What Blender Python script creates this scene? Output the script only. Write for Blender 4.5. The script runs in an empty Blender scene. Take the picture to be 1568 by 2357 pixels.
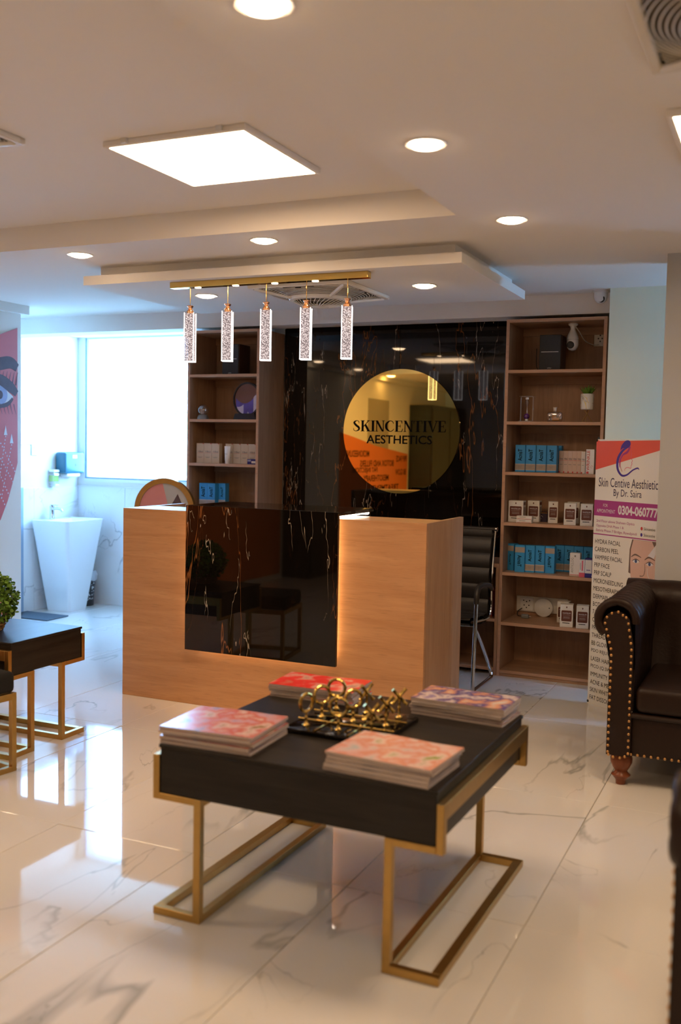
import bpy, bmesh, math, random
from mathutils import Vector, Matrix, noise
random.seed(7)
PI = math.pi
SC = bpy.context.scene
C = SC.collection

# ------------------------------------------------------------------ camera
cam_d = bpy.data.cameras.new('camera'); cam = bpy.data.objects.new('camera', cam_d); C.objects.link(cam)
yaw, pit, rol = (math.radians(a) for a in (24.309, 3.7174, 1.1327))
fwd = Vector((-math.sin(yaw)*math.cos(pit), math.cos(yaw)*math.cos(pit), -math.sin(pit)))
rt = Vector((math.cos(yaw), math.sin(yaw), 0)); up = rt.cross(fwd)
rt2 = rt*math.cos(rol) + up*math.sin(rol); up2 = up*math.cos(rol) - rt*math.sin(rol)
cam.matrix_world = Matrix(((rt2.x, up2.x, -fwd.x, 0), (rt2.y, up2.y, -fwd.y, 0), (rt2.z, up2.z, -fwd.z, 1.46), (0, 0, 0, 1)))
cam_d.sensor_fit = 'VERTICAL'; cam_d.sensor_height = 36; cam_d.lens = 35.0
cam_d.clip_start = 0.05; cam_d.clip_end = 100
cam_d.dof.use_dof = True; cam_d.dof.focus_distance = 5.7; cam_d.dof.aperture_fstop = 2.0
SC.camera = cam

# ------------------------------------------------------------------ world, exposure
W = bpy.data.worlds.new('sky'); SC.world = W; W.use_nodes = True
bg = W.node_tree.nodes['Background']
bg.inputs['Color'].default_value = (0.27, 0.56, 1.0, 1); bg.inputs['Strength'].default_value = 17.0
SC.view_settings.view_transform = 'Standard'; SC.view_settings.look = 'None'
SC.view_settings.exposure = 0.68; SC.view_settings.gamma = 1.0; SC.view_settings.use_curve_mapping = False
cy = SC.cycles
cy.use_denoising = True; cy.max_bounces = 6; cy.diffuse_bounces = 3; cy.glossy_bounces = 3
cy.transmission_bounces = 3; cy.transparent_max_bounces = 8
cy.use_adaptive_sampling = True; cy.adaptive_threshold = .06; cy.use_light_tree = False
cy.sample_clamp_indirect = 12.0; cy.caustics_reflective = False; cy.caustics_refractive = False
LAMP = (1.0, 0.68, 0.40)          # the room's warm lamps
P_PANEL, P_DOWN = 13.0, 20.5      # emission of the square panels and of the downlights

# ------------------------------------------------------------------ materials
MAT = {}
def newmat(name):
    m = bpy.data.materials.new(name); m.use_nodes = True; MAT[name] = m
    nt = m.node_tree; b = nt.nodes['Principled BSDF']
    return m, nt, b
def nd(nt, t, **kw):
    n = nt.nodes.new(t)
    for k, v in kw.items():
        if k in n.inputs.keys() if isinstance(k, str) else False: n.inputs[k].default_value = v
        else: setattr(n, k, v)
    return n
def lk(nt, a, b): nt.links.new(a, b)
def plain(name, col, rough=.5, metal=0, var=.06, scale=20, spec=.5, coat=0, bump=0, trans=0, alpha=None):
    m, nt, b = newmat(name)
    tc = nd(nt, 'ShaderNodeTexCoord'); no = nd(nt, 'ShaderNodeTexNoise'); no.inputs['Scale'].default_value = scale; no.inputs['Detail'].default_value = 3
    lk(nt, tc.outputs['Object'], no.inputs['Vector'])
    mx = nd(nt, 'ShaderNodeMix', data_type='RGBA')
    mx.inputs[6].default_value = (*[c*(1-var) for c in col], 1); mx.inputs[7].default_value = (*[min(1, c*(1+var)) for c in col], 1)
    lk(nt, no.outputs['Fac'], mx.inputs[0]); lk(nt, mx.outputs[2], b.inputs['Base Color'])
    b.inputs['Roughness'].default_value = rough; b.inputs['Metallic'].default_value = metal
    b.inputs['Specular IOR Level'].default_value = spec; b.inputs['Coat Weight'].default_value = coat
    b.inputs['Coat Roughness'].default_value = .05; b.inputs['Transmission Weight'].default_value = trans
    if bump:
        bp = nd(nt, 'ShaderNodeBump'); bp.inputs['Strength'].default_value = bump; bp.inputs['Distance'].default_value = .003
        lk(nt, no.outputs['Fac'], bp.inputs['Height']); lk(nt, bp.outputs[0], b.inputs['Normal'])
    return m
def emit(name, col, strength):
    m, nt, b = newmat(name)
    b.inputs['Base Color'].default_value = (.9, .9, .9, 1)
    b.inputs['Emission Color'].default_value = (*col, 1); b.inputs['Emission Strength'].default_value = strength
    return m
def mapping(nt, scale=(1, 1, 1), rnd=False, coord='Object'):
    tc = nd(nt, 'ShaderNodeTexCoord'); mp = nd(nt, 'ShaderNodeMapping'); mp.inputs['Scale'].default_value = scale
    lk(nt, tc.outputs[coord], mp.inputs['Vector'])
    if rnd:
        oi = nd(nt, 'ShaderNodeObjectInfo'); ml = nd(nt, 'ShaderNodeMath', operation='MULTIPLY'); ml.inputs[1].default_value = 57.0
        lk(nt, oi.outputs['Random'], ml.inputs[0])
        cx = nd(nt, 'ShaderNodeCombineXYZ')
        for i in range(3): lk(nt, ml.outputs[0], cx.inputs[i])
        lk(nt, cx.outputs[0], mp.inputs['Location'])
    return mp
def ridge(nt, vec, scale, width, detail=4, dist=.5, rough=.5):
    """thin lines where a noise field crosses one half"""
    n = nd(nt, 'ShaderNodeTexNoise'); n.inputs['Scale'].default_value = scale; n.inputs['Detail'].default_value = detail
    n.inputs['Distortion'].default_value = dist; n.inputs['Roughness'].default_value = rough
    lk(nt, vec, n.inputs['Vector'])
    s = nd(nt, 'ShaderNodeMath', operation='SUBTRACT'); s.inputs[1].default_value = .5; lk(nt, n.outputs['Fac'], s.inputs[0])
    a = nd(nt, 'ShaderNodeMath', operation='ABSOLUTE'); lk(nt, s.outputs[0], a.inputs[0])
    r = nd(nt, 'ShaderNodeMapRange'); r.inputs['From Min'].default_value = 0; r.inputs['From Max'].default_value = width
    r.inputs['To Min'].default_value = 1; r.inputs['To Max'].default_value = 0
    lk(nt, a.outputs[0], r.inputs['Value']); return r.outputs[0]
def mask(nt, vec, scale, lo, hi, off=0):
    n = nd(nt, 'ShaderNodeTexNoise', noise_dimensions='4D'); n.inputs['Scale'].default_value = scale; n.inputs['W'].default_value = off; n.inputs['Detail'].default_value = 1
    lk(nt, vec, n.inputs['Vector'])
    r = nd(nt, 'ShaderNodeMapRange'); r.inputs['From Min'].default_value = lo; r.inputs['From Max'].default_value = hi
    lk(nt, n.outputs['Fac'], r.inputs['Value']); return r.outputs[0]
def mul(nt, a, b):
    m = nd(nt, 'ShaderNodeMath', operation='MULTIPLY'); lk(nt, a, m.inputs[0])
    if isinstance(b, (int, float)): m.inputs[1].default_value = b
    else: lk(nt, b, m.inputs[1])
    return m.outputs[0]
def mixc(nt, fac, a, b):
    m = nd(nt, 'ShaderNodeMix', data_type='RGBA'); lk(nt, fac, m.inputs[0])
    for i, c in ((6, a), (7, b)):
        if isinstance(c, tuple): m.inputs[i].default_value = (*c, 1)
        else: lk(nt, c, m.inputs[i])
    return m.outputs[2]
def white_marble(name, base, vein, rough, sc=1.0):
    m, nt, b = newmat(name); mp = mapping(nt, (sc, sc*.55, sc), True); v = mp.outputs[0]
    r1 = mul(nt, ridge(nt, v, 1.0, .011, 5, .9), mask(nt, v, 1.3, .42, .56, 3))
    r2 = mul(nt, mul(nt, ridge(nt, v, 1.7, .005, 5, 1.2), mask(nt, v, 1.6, .48, .6, 9)), .55)
    col = mixc(nt, mul(nt, r1, .72), base, vein); col = mixc(nt, r2, col, vein)
    lk(nt, col, b.inputs['Base Color']); b.inputs['Roughness'].default_value = rough
    b.inputs['Specular IOR Level'].default_value = .55
    return m
def black_marble(name):
    m, nt, b = newmat(name); mp = mapping(nt, (2.7, 2.7, .50), True); v = mp.outputs[0]
    o1 = mul(nt, ridge(nt, v, 1.1, .0055, 5, .25, .62), mask(nt, v, 1.1, .46, .54, 2))
    o2 = mul(nt, ridge(nt, v, 2.2, .0045, 5, .2, .56), mask(nt, v, 1.7, .42, .55, 5))
    w1 = mul(nt, ridge(nt, v, 3.2, .005, 4, .3, .55), mask(nt, v, 3.4, .565, .61, 11))
    cloud = mask(nt, v, 3.0, .45, .8, 7)
    col = mixc(nt, mul(nt, cloud, .5), (.004, .003, .0025), (.016, .008, .004))
    col = mixc(nt, mul(nt, o1, .8), col, (.30, .11, .035)); col = mixc(nt, mul(nt, o2, .6), col, (.15, .058, .022))
    col = mixc(nt, mul(nt, w1, .9), col, (.55, .46, .38))
    lk(nt, col, b.inputs['Base Color']); b.inputs['Roughness'].default_value = .03; b.inputs['Specular IOR Level'].default_value = .5
    return m
def wood(name, c1, c2, axis, rough=.42, sc=1.0, bump=.04):
    m, nt, b = newmat(name)
    s = {'x': (1.2, 14, 14), 'y': (14, 1.2, 14), 'z': (14, 14, 1.2)}[axis]
    mp = mapping(nt, tuple(k*sc for k in s), True); v = mp.outputs[0]
    n1 = nd(nt, 'ShaderNodeTexNoise'); n1.inputs['Scale'].default_value = 1.2; n1.inputs['Detail'].default_value = 6; n1.inputs['Distortion'].default_value = .8; n1.inputs['Roughness'].default_value = .62
    lk(nt, v, n1.inputs['Vector'])
    n2 = nd(nt, 'ShaderNodeTexNoise'); n2.inputs['Scale'].default_value = 9; n2.inputs['Detail'].default_value = 4; lk(nt, v, n2.inputs['Vector'])
    r = nd(nt, 'ShaderNodeMapRange'); r.inputs['From Min'].default_value = .33; r.inputs['From Max'].default_value = .68; lk(nt, n1.outputs['Fac'], r.inputs['Value'])
    col = mixc(nt, r.outputs[0], c1, c2)
    fine = nd(nt, 'ShaderNodeMapRange'); fine.inputs['From Min'].default_value = .55; fine.inputs['From Max'].default_value = .75; fine.inputs['To Max'].default_value = .35; lk(nt, n2.outputs['Fac'], fine.inputs['Value'])
    col = mixc(nt, fine.outputs[0], col, tuple(k*.55 for k in c1))
    lk(nt, col, b.inputs['Base Color']); b.inputs['Roughness'].default_value = rough; b.inputs['Specular IOR Level'].default_value = .3
    bp = nd(nt, 'ShaderNodeBump'); bp.inputs['Strength'].default_value = bump; bp.inputs['Distance'].default_value = .002
    lk(nt, n2.outputs['Fac'], bp.inputs['Height']); lk(nt, bp.outputs[0], b.inputs['Normal'])
    return m

plain('ceiling_paint', (.90, .86, .81), .9, var=.01, scale=2)
plain('wall_paint', (.84, .82, .77), .85, var=.015, scale=2)
plain('green_wall', (.86, .92, .74), .8, var=.015, scale=2)
plain('column_paint', (.48, .495, .53), .8, var=.02, scale=2)
plain('grout', (.42, .37, .32), .8)
white_marble('floor_tile', (.79, .77, .745), (.30, .31, .30), .045)
white_marble('wall_tile', (.88, .90, .92), (.42, .45, .48), .12, 1.3)
black_marble('black_marble')
wood('desk_wood', (.49, .245, .112), (.61, .33, .162), 'x', bump=.03)
wood('desk_wood_v', (.44, .24, .125), (.54, .31, .17), 'z')
wood('shelf_wood', (.36, .20, .115), (.47, .28, .165), 'z')
wood('shelf_wood_h', (.38, .215, .125), (.49, .295, .175), 'x')
wood('shelf_edge', (.50, .29, .19), (.57, .345, .23), 'x', sc=.4)
wood('table_black', (.008, .006, .005), (.022, .018, .015), 'x', .38, 1.6, .12)
plain('brass', (.52, .32, .10), .34, 1, .10, 40)
plain('gold_polish', (.80, .55, .16), .10, 1, .05, 12)
plain('gold_mirror', (.92, .66, .19), .015, 1, .01, 3)
plain('rose_gold', (.85, .45, .25), .16, 1, .04)
plain('chrome', (.62, .64, .68), .08, 1, .03)
plain('leather_brown', (.018, .0075, .0045), .42, 0, .25, 90, .28, bump=.25)
plain('leather_black', (.018, .015, .013), .42, 0, .15, 120, .5, bump=.15)
plain('velvet_black', (.004, .004, .005), .9, 0, .1, 60)
plain('nail_brass', (.60, .33, .13), .35, 1, .08)
wood('leg_wood', (.16, .045, .020), (.25, .080, .035), 'z', .3)
plain('white_plastic', (.80, .80, .80), .35, 0, .02)
plain('grey_plastic', (.20, .21, .21), .45)
plain('black_plastic', (.012, .012, .013), .4)
plain('blue_plastic', (.04, .17, .26), .25, 0, .08, 6)
plain('porcelain', (.88, .90, .92), .08, 0, .01, 3, .5, .6)
plain('paper_white', (.80, .77, .72), .7, 0, .03)
plain('paper_cream', (.66, .56, .46), .65, 0, .04)
plain('paper_pink', (.72, .56, .50), .6, 0, .04)
plain('paper_grey', (.42, .36, .32), .6, 0, .04)
plain('carton_blue', (.04, .34, .78), .45, 0, .05)
plain('carton_brown', (.13, .032, .018), .5, 0, .06)
plain('carton_indigo', (.018, .016, .22), .45, 0, .06)
plain('carton_purple', (.022, .008, .030), .4, 0, .1)
plain('ink_black', (.006, .0055, .007), .8, spec=.1)
plain('ink_navy', (.035, .028, .075), .55)
plain('ink_violet', (.075, .035, .33), .55)
plain('ink_magenta', (.43, .045, .24), .5)
plain('ink_red', (.62, .05, .045), .5)
plain('ink_grey', (.30, .28, .26), .6)
plain('banner_cream', (.88, .85, .76), .45, 0, .03, 4)
plain('banner_orange', (.86, .115, .045), .45, 0, .06, 4)
plain('skin_print', (.76, .50, .38), .5, 0, .08, 6)
plain('hair_print', (.20, .13, .10), .6)
plain('lip_print', (.78, .14, .22), .5)
plain('eye_print', (.06, .09, .20), .5)
plain('print_white', (.82, .80, .80), .5)
plain('poster_white', (.66, .70, .78), .5, 0, .02, 3)
plain('poster_pink', (.60, .14, .16), .5, 0, .22, 2.2)
plain('poster_brow', (.085, .05, .075), .6, 0, .25, 25)
plain('poster_iris', (.30, .36, .62), .5, 0, .3, 9)
plain('poster_orange', (.80, .22, .045), .5, 0, .06, 3)
plain('plant_green', (.13, .27, .030), .5, 0, .55, 60)
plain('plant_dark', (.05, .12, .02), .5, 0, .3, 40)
plain('blossom', (.55, .32, .34), .6, 0, .2, 30)
plain('wicker', (.26, .15, .06), .55, 0, .3, 60)
plain('rubber_mat', (.10, .13, .17), .95, 0, .45, 220, bump=.8)
plain('speaker_cloth', (.040, .042, .044), .85, 0, .2, 200)
plain('speaker_wood', (.055, .020, .012), .5, 0, .2, 30)
plain('sand_violet', (.11, .08, .42), .4, 0, .5, 22)
plain('sand_white', (.62, .58, .78), .4, 0, .2, 30)
plain('sand_smoke', (.20, .12, .10), .06, 0, .1, 6)
plain('bark', (.55, .50, .45), .9)
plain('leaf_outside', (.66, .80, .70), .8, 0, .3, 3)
plain('tile_edge', (.30, .42, .58), .6)
plain('pad_pink', (.72, .28, .26), .6, 0, .04); plain('pad_grey', (.52, .52, .50), .6, 0, .04); plain('pad_dark', (.10, .065, .07), .6)
plain('cabinet_dark', (.016, .014, .006), .4)
plain('door_grey', (.42, .38, .30), .5)
plain('orange_soda', (.72, .30, .03), .2, 0, .2, 40); plain('violet_liquid', (.18, .05, .40), .1)
plain('green_soap', (.45, .75, .08), .15, 0, .05, 10)
plain('bag_film', (.62, .66, .72), .3, 0, .1, 60)
plain('box_red', (.55, .05, .03), .5); plain('box_yellow', (.65, .45, .06), .5)
plain('sky_mirror', (.86, .88, .90), .02, 1, .01)
emit('panel_lit', LAMP, P_PANEL); emit('down_lit', LAMP, P_DOWN)
emit('led_warm', (1, .62, .30), 9.0); emit('led_white', (1, .86, .70), 14.0)

def glass(name, col=(1, 1, 1), rough=0, ior=1.45):
    m, nt, b = newmat(name)
    b.inputs['Base Color'].default_value = (*col, 1); b.inputs['Roughness'].default_value = rough
    b.inputs['Transmission Weight'].default_value = 1; b.inputs['IOR'].default_value = ior
    return m
glass('clear_glass', (.95, .97, 1))
def pane_glass(name, refl=.08, tint=(1, 1, 1)):
    m, nt, b = newmat(name); nt.nodes.remove(b)
    t = nd(nt, 'ShaderNodeBsdfTransparent'); t.inputs[0].default_value = (*tint, 1); g = nd(nt, 'ShaderNodeBsdfGlossy'); g.inputs['Roughness'].default_value = .02
    mx = nd(nt, 'ShaderNodeMixShader'); mx.inputs[0].default_value = refl
    lk(nt, t.outputs[0], mx.inputs[1]); lk(nt, g.outputs[0], mx.inputs[2]); lk(nt, mx.outputs[0], nt.nodes['Material Output'].inputs[0])
    return m
pane_glass('pane_glass'); pane_glass('thin_acrylic', .24, (.94, .94, .96))
def crystal(name):
    """seeded crystal rod lit from within: bright edges, glowing bubbles, clear between"""
    m, nt, b = newmat(name); nt.nodes.remove(b)
    tc = nd(nt, 'ShaderNodeTexCoord'); vo = nd(nt, 'ShaderNodeTexVoronoi'); vo.inputs['Scale'].default_value = 210
    lk(nt, tc.outputs['Object'], vo.inputs['Vector'])
    r = nd(nt, 'ShaderNodeMapRange'); r.inputs['From Min'].default_value = .36; r.inputs['From Max'].default_value = .50; r.inputs['To Min'].default_value = 1; r.inputs['To Max'].default_value = 0
    lk(nt, vo.outputs['Distance'], r.inputs['Value'])
    em = nd(nt, 'ShaderNodeEmission'); lk(nt, mixc(nt, r.outputs[0], (.17, .125, .125), (.95, .78, .74)), em.inputs[0]); em.inputs[1].default_value = .95
    gl = nd(nt, 'ShaderNodeBsdfGlossy'); gl.inputs['Roughness'].default_value = .1
    tr = nd(nt, 'ShaderNodeBsdfTransparent'); tr.inputs[0].default_value = (.8, .8, .82, 1)
    m1 = nd(nt, 'ShaderNodeMixShader'); m1.inputs[0].default_value = .25; lk(nt, tr.outputs[0], m1.inputs[1]); lk(nt, gl.outputs[0], m1.inputs[2])
    m2 = nd(nt, 'ShaderNodeMixShader'); m2.inputs[0].default_value = .80; lk(nt, m1.outputs[0], m2.inputs[1]); lk(nt, em.outputs[0], m2.inputs[2])
    lk(nt, m2.outputs[0], nt.nodes['Material Output'].inputs[0]); return m
crystal('crystal'); emit('crystal_edge', (1, .92, .88), 1.3)
for k in ('crystal', 'crystal_edge'): MAT[k].cycles.emission_sampling = 'NONE'

# ------------------------------------------------------------------ mesh builder
class MB:
    def __init__(s): s.bm = bmesh.new()
    def box(s, x0, x1, y0, y1, z0, z1, bev=0, seg=1, mat=None):
        r = bmesh.ops.create_cube(s.bm, size=1)
        M = Matrix.Translation(((x0+x1)/2, (y0+y1)/2, (z0+z1)/2)) @ Matrix.Diagonal((abs(x1-x0), abs(y1-y0), abs(z1-z0), 1))
        bmesh.ops.transform(s.bm, matrix=M, verts=r['verts'])
        if mat is not None: bmesh.ops.transform(s.bm, matrix=mat, verts=r['verts'])
        if bev:
            es = list({e for v in r['verts'] for e in v.link_edges})
            bmesh.ops.bevel(s.bm, geom=es, offset=bev, segments=seg, affect='EDGES', profile=.5)
        return s
    def poly(s, pts, thick=0, axis=None):
        """flat or extruded polygon from 3-D points, extruded along axis*thick"""
        vs = [s.bm.verts.new(p) for p in pts]; f = s.bm.faces.new(vs)
        if thick:
            r = bmesh.ops.extrude_face_region(s.bm, geom=[f])
            bmesh.ops.translate(s.bm, vec=Vector(axis)*thick, verts=[e for e in r['geom'] if isinstance(e, bmesh.types.BMVert)])
        return s
    def lathe(s, prof, seg=24, c=(0, 0, 0), M=None, cap=True):
        rings = []
        for r, z in prof:
            rings.append([s.bm.verts.new(Vector((c[0]+r*math.cos(2*PI*k/seg), c[1]+r*math.sin(2*PI*k/seg), c[2]+z))) for k in range(seg)])
        for a, b in zip(rings, rings[1:]):
            for k in range(seg): s.bm.faces.new((a[k], a[(k+1) % seg], b[(k+1) % seg], b[k]))
        if cap:
            if prof[0][0] > 1e-6: s.bm.faces.new(rings[0][::-1])
            if prof[-1][0] > 1e-6: s.bm.faces.new(rings[-1])
        if M is not None: bmesh.ops.transform(s.bm, matrix=M, verts=[v for r in rings for v in r])
        return s
    def tube(s, pts, r, seg=8, closed=False, cap=True, rad=None):
        pts = [Vector(p) for p in pts]; n = len(pts); rings = []; prev = None
        for i, p in enumerate(pts):
            a = pts[(i-1) % n] if (closed or i > 0) else p; b = pts[(i+1) % n] if (closed or i < n-1) else p
            t = (b-a).normalized()
            if prev is None:
                q = Vector((0, 0, 1)) if abs(t.z) < .9 else Vector((1, 0, 0)); u = t.cross(q).normalized()
            else: u = (prev - t*prev.dot(t)).normalized()
            prev = u; w = t.cross(u); rr = rad[i] if rad else r
            rings.append([s.bm.verts.new(p + (u*math.cos(2*PI*k/seg) + w*math.sin(2*PI*k/seg))*rr) for k in range(seg)])
        m = n if closed else n-1
        for i in range(m):
            a, b = rings[i], rings[(i+1) % n]
            for k in range(seg): s.bm.faces.new((a[k], a[(k+1) % seg], b[(k+1) % seg], b[k]))
        if cap and not closed: s.bm.faces.new(rings[0][::-1]); s.bm.faces.new(rings[-1])
        return s
    def sphere(s, r, c, sc=(1, 1, 1), u=16, v=10):
        q = bmesh.ops.create_uvsphere(s.bm, u_segments=u, v_segments=v, radius=r)
        bmesh.ops.transform(s.bm, matrix=Matrix.Translation(c) @ Matrix.Diagonal((*sc, 1)), verts=q['verts']); return s
    def grid(s, fn, nu, nv, closeu=False):
        V = [[s.bm.verts.new(fn(i, j)) for j in range(nv)] for i in range(nu)]
        for i in range(nu if closeu else nu-1):
            for j in range(nv-1): s.bm.faces.new((V[i][j], V[(i+1) % nu][j], V[(i+1) % nu][j+1], V[i][j+1]))
        return s
    def mesh(s, name, smooth=False):
        bmesh.ops.recalc_face_normals(s.bm, faces=s.bm.faces)
        me = bpy.data.meshes.new(name); s.bm.to_mesh(me); s.bm.free()
        if smooth:
            me.shade_smooth()
            try: me.set_sharp_from_angle(angle=math.radians(38))
            except Exception: pass
        return me
    def build(s, name, mat, parent=None, smooth=False, **kw):
        return link(name, s.mesh(name, smooth), mat, parent, **kw)
def link(name, me, mat, parent=None, loc=None, rot=None):
    o = bpy.data.objects.new(name, me); C.objects.link(o)
    if mat is not None and not me.materials: me.materials.append(MAT[mat])
    if parent is not None: o.parent = parent
    if loc is not None: o.location = loc
    if rot is not None: o.rotation_euler = rot
    return o
def bx(name, mat, x0, x1, y0, y1, z0, z1, parent=None, bev=0, seg=1):
    return MB().box(x0, x1, y0, y1, z0, z1, bev, seg).build(name, mat, parent)
def tag(o, label, cat, group=None):
    o['label'] = label; o['category'] = cat
    if group: o['group'] = group
    return o
def thing(name, label, cat, loc=(0, 0, 0), rz=0, group=None):
    o = bpy.data.objects.new(name, None); C.objects.link(o); o.empty_display_size = .05
    o.location = loc; o.rotation_euler = (0, 0, rz); return tag(o, label, cat, group)
def struct(o): o['kind'] = 'structure'; return o
def dup(root, loc, rz=None, label=None, group=None):
    r = root.copy(); C.objects.link(r); r.location = loc
    if rz is not None: r.rotation_euler = (0, 0, rz)
    if label: r['label'] = label
    if group: r['group'] = group
    for ch in list(root.children):
        c = ch.copy(); C.objects.link(c); c.parent = r
        for g in list(ch.children):
            d = g.copy(); C.objects.link(d); d.parent = c
    return r

# ------------------------------------------------------------------ lettering
TXT = {}
def text_data(s, bold=0.0):
    k = (s, bold)
    if k not in TXT:
        cu = bpy.data.curves.new('t', 'FONT'); cu.body = s; cu.size = 1; cu.offset = bold; cu.resolution_u = 3
        cu.align_x = 'LEFT'
        o = bpy.data.objects.new('t', cu); C.objects.link(o)
        dg = bpy.context.evaluated_depsgraph_get(); me = bpy.data.meshes.new_from_object(o.evaluated_get(dg))
        bpy.data.objects.remove(o); bpy.data.curves.remove(cu)
        vs = [v.co.copy() for v in me.vertices]; fs = [tuple(p.vertices) for p in me.polygons]; bpy.data.meshes.remove(me)
        TXT[k] = (vs, fs)
    return TXT[k]
def text(s, x0, x1, z0, z1, mat, parent, y=-.0006, bold=0.0, name='lettering', vert=False, fn=None):
    """text fitted into the box x0..x1, z0..z1 of a surface that faces -Y (fn maps (x, z) to a 3-D point)"""
    vs, fs = text_data(s, bold)
    ax = [v.x for v in vs]; ay = [v.y for v in vs]; a0, a1, b0, b1 = min(ax), max(ax), min(ay), max(ay)
    out = []
    for v in vs:
        u = (v.x-a0)/(a1-a0); w = (v.y-b0)/(b1-b0)
        if vert == 1: u, w = 1-w, u
        elif vert == -1: u, w = w, 1-u
        X = x0+(x1-x0)*u; Z = z0+(z1-z0)*w
        out.append(fn(X, Z) if fn else (X, y, Z))
    me = bpy.data.meshes.new(name); me.from_pydata(out, [], fs); me.update()
    return link(name, me, mat, parent)
def flat(name, pts, mat, parent, y=-.0004):
    me = bpy.data.meshes.new(name); me.from_pydata([(p[0], y, p[1]) for p in pts], [], [tuple(range(len(pts)))]); me.update()
    return link(name, me, mat, parent)
def rect(name, x0, x1, z0, z1, mat, parent, y=-.0004): return flat(name, [(x0, z0), (x1, z0), (x1, z1), (x0, z1)], mat, parent, y)
def ell(cx, cz, rx, rz, n=24, a0=0, a1=2*PI):
    return [(cx+rx*math.cos(a0+(a1-a0)*k/n), cz+rz*math.sin(a0+(a1-a0)*k/n)) for k in range(n + (0 if a1-a0 > 6.2 else 1))]
def catmull(p, n=8):
    out = []
    for i in range(len(p)-1):
        a, b, c, d = p[max(i-1, 0)], p[i], p[i+1], p[min(i+2, len(p)-1)]
        for k in range(n):
            t = k/n
            out.append(tuple(.5*((2*b[j]) + (-a[j]+c[j])*t + (2*a[j]-5*b[j]+4*c[j]-d[j])*t*t + (-a[j]+3*b[j]-3*c[j]+d[j])*t**3) for j in range(len(b))))
    out.append(tuple(p[-1])); return out
def ribbon(name, pts, mat, parent, y=-.0006, n=8, sx=1, sz=1, ox=0, oz=0):
    """brush stroke: (x, z, width) along a spline"""
    q = catmull(pts, n); vs = []
    for i, p in enumerate(q):
        a, b = q[max(i-1, 0)], q[min(i+1, len(q)-1)]
        tx, tz = (b[0]-a[0]), (b[1]-a[1]); L = math.hypot(tx, tz) or 1; nx, nz = -tz/L, tx/L
        for s_ in (1, -1): vs.append((ox+sx*(p[0]+s_*nx*p[2]/2), y, oz+sz*(p[1]+s_*nz*p[2]/2)))
    fs = [(2*i, 2*i+1, 2*i+3, 2*i+2) for i in range(len(q)-1)]
    me = bpy.data.meshes.new(name); me.from_pydata(vs, [], fs); me.update(); return link(name, me, mat, parent)

# ================================================================== THE ROOM
CEIL, TRAY = 2.44, 2.56
# floor: grout bed with every tile laid on it
floor = struct(bx('floor', 'grout', -6.1, 1.5, -2.4, 7.46, -.12, -.004))
tile_me = MB().box(-.3005, .3005, -.594, .594, -.0115, 0, .0012).mesh('tile'); tile_me.materials.append(MAT['floor_tile'])
rs = random.Random(3)
for i in range(-9, 4):
    for j in range(-5, 4):
        x = -.687 + (i+.5)*.603; y = 2.96 + (j+.5)*1.19
        if y > 6.8 and x > -3.9: continue
        t = link('tile', tile_me, None, floor, (x, y, rs.uniform(-.0002, .0002)), (rs.uniform(-.0011, .0011), rs.uniform(-.0014, .0014), rs.choice((0, PI))))
# ceiling with a recessed tray
c = MB()
TX0, TX1, TY0, TY1 = -4.9, -1.328, .9, 4.055
c.box(-6.1, 1.5, -2.4, 7.46, TRAY, TRAY+.06)
c.box(-6.1, TX0, -2.4, 7.46, CEIL, TRAY); c.box(TX1, 1.5, -2.4, 7.46, CEIL, TRAY)
c.box(TX0, TX1, -2.4, TY0, CEIL, TRAY); c.box(TX0, TX1, TY1, 7.46, CEIL, TRAY)
ceiling = struct(c.build('ceiling', 'ceiling_paint'))
bx('drop_panel_core', 'ceiling_paint', -3.60, -1.512, 4.62, 5.68, 2.384, CEIL, ceiling)
drop = bx('drop_panel', 'ceiling_paint', -3.655, -1.452, 4.537, 5.75, 2.335, 2.385, ceiling)
bx('alcove_ceiling', 'ceiling_paint', -5.92, -4.08, 6.50, 7.28, 2.40, CEIL, ceiling)
struct(bx('trim_1', 'wall_paint', -5.15, -5.105, -2.2, 5.73, 2.377, CEIL))         # cornice over the poster wall
struct(bx('trim_2', 'ceiling_paint', -5.92, -1.034, 6.30, 6.50, 2.315, CEIL))      # beam above the shelves
# walls
struct(bx('wall_left', 'wall_paint', -6.1, -5.15, -2.2, 5.69, 0, CEIL))
wa = struct(bx('wall_alcove', 'wall_paint', -6.1, -5.932, 5.69, 7.46, 0, CEIL))
WX0, WX1, WZ0, WZ1 = -5.855, -4.42, 1.135, 2.395
w = MB(); w.box(-5.932, -4.08, 7.292, 7.46, 0, WZ0); w.box(-5.932, -4.08, 7.292, 7.46, WZ1, CEIL)
w.box(-5.932, WX0, 7.292, 7.46, WZ0, WZ1); w.box(WX1, -4.08, 7.292, 7.46, WZ0, WZ1)
ww = struct(w.build('wall_window', 'wall_paint'))
struct(bx('wall_back', 'wall_paint', -4.08, -1.034, 6.665, 7.46, 0, CEIL))
struct(bx('wall_back_right', 'green_wall', -1.034, 1.3, 6.14, 7.46, 0, CEIL))
struct(bx('wall_column', 'column_paint', -.60, .30, 5.165, 5.44, 0, CEIL))
w = MB(); w.box(1.3, 1.5, -2.2, 5.15, 0, CEIL); w.box(1.3, 1.5, 6.1, 7.46, 0, CEIL); w.box(1.3, 1.5, 5.15, 6.1, 0, 1.0); w.box(1.3, 1.5, 5.15, 6.1, 2.36, CEIL); w.box(1.3, 1.5, 5.15, 5.7, 1.0, 2.36)
struct(w.build('wall_right', 'wall_paint'))
struct(bx('wall_front', 'wall_paint', -6.1, 1.5, -2.4, -2.2, 0, CEIL))
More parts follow.
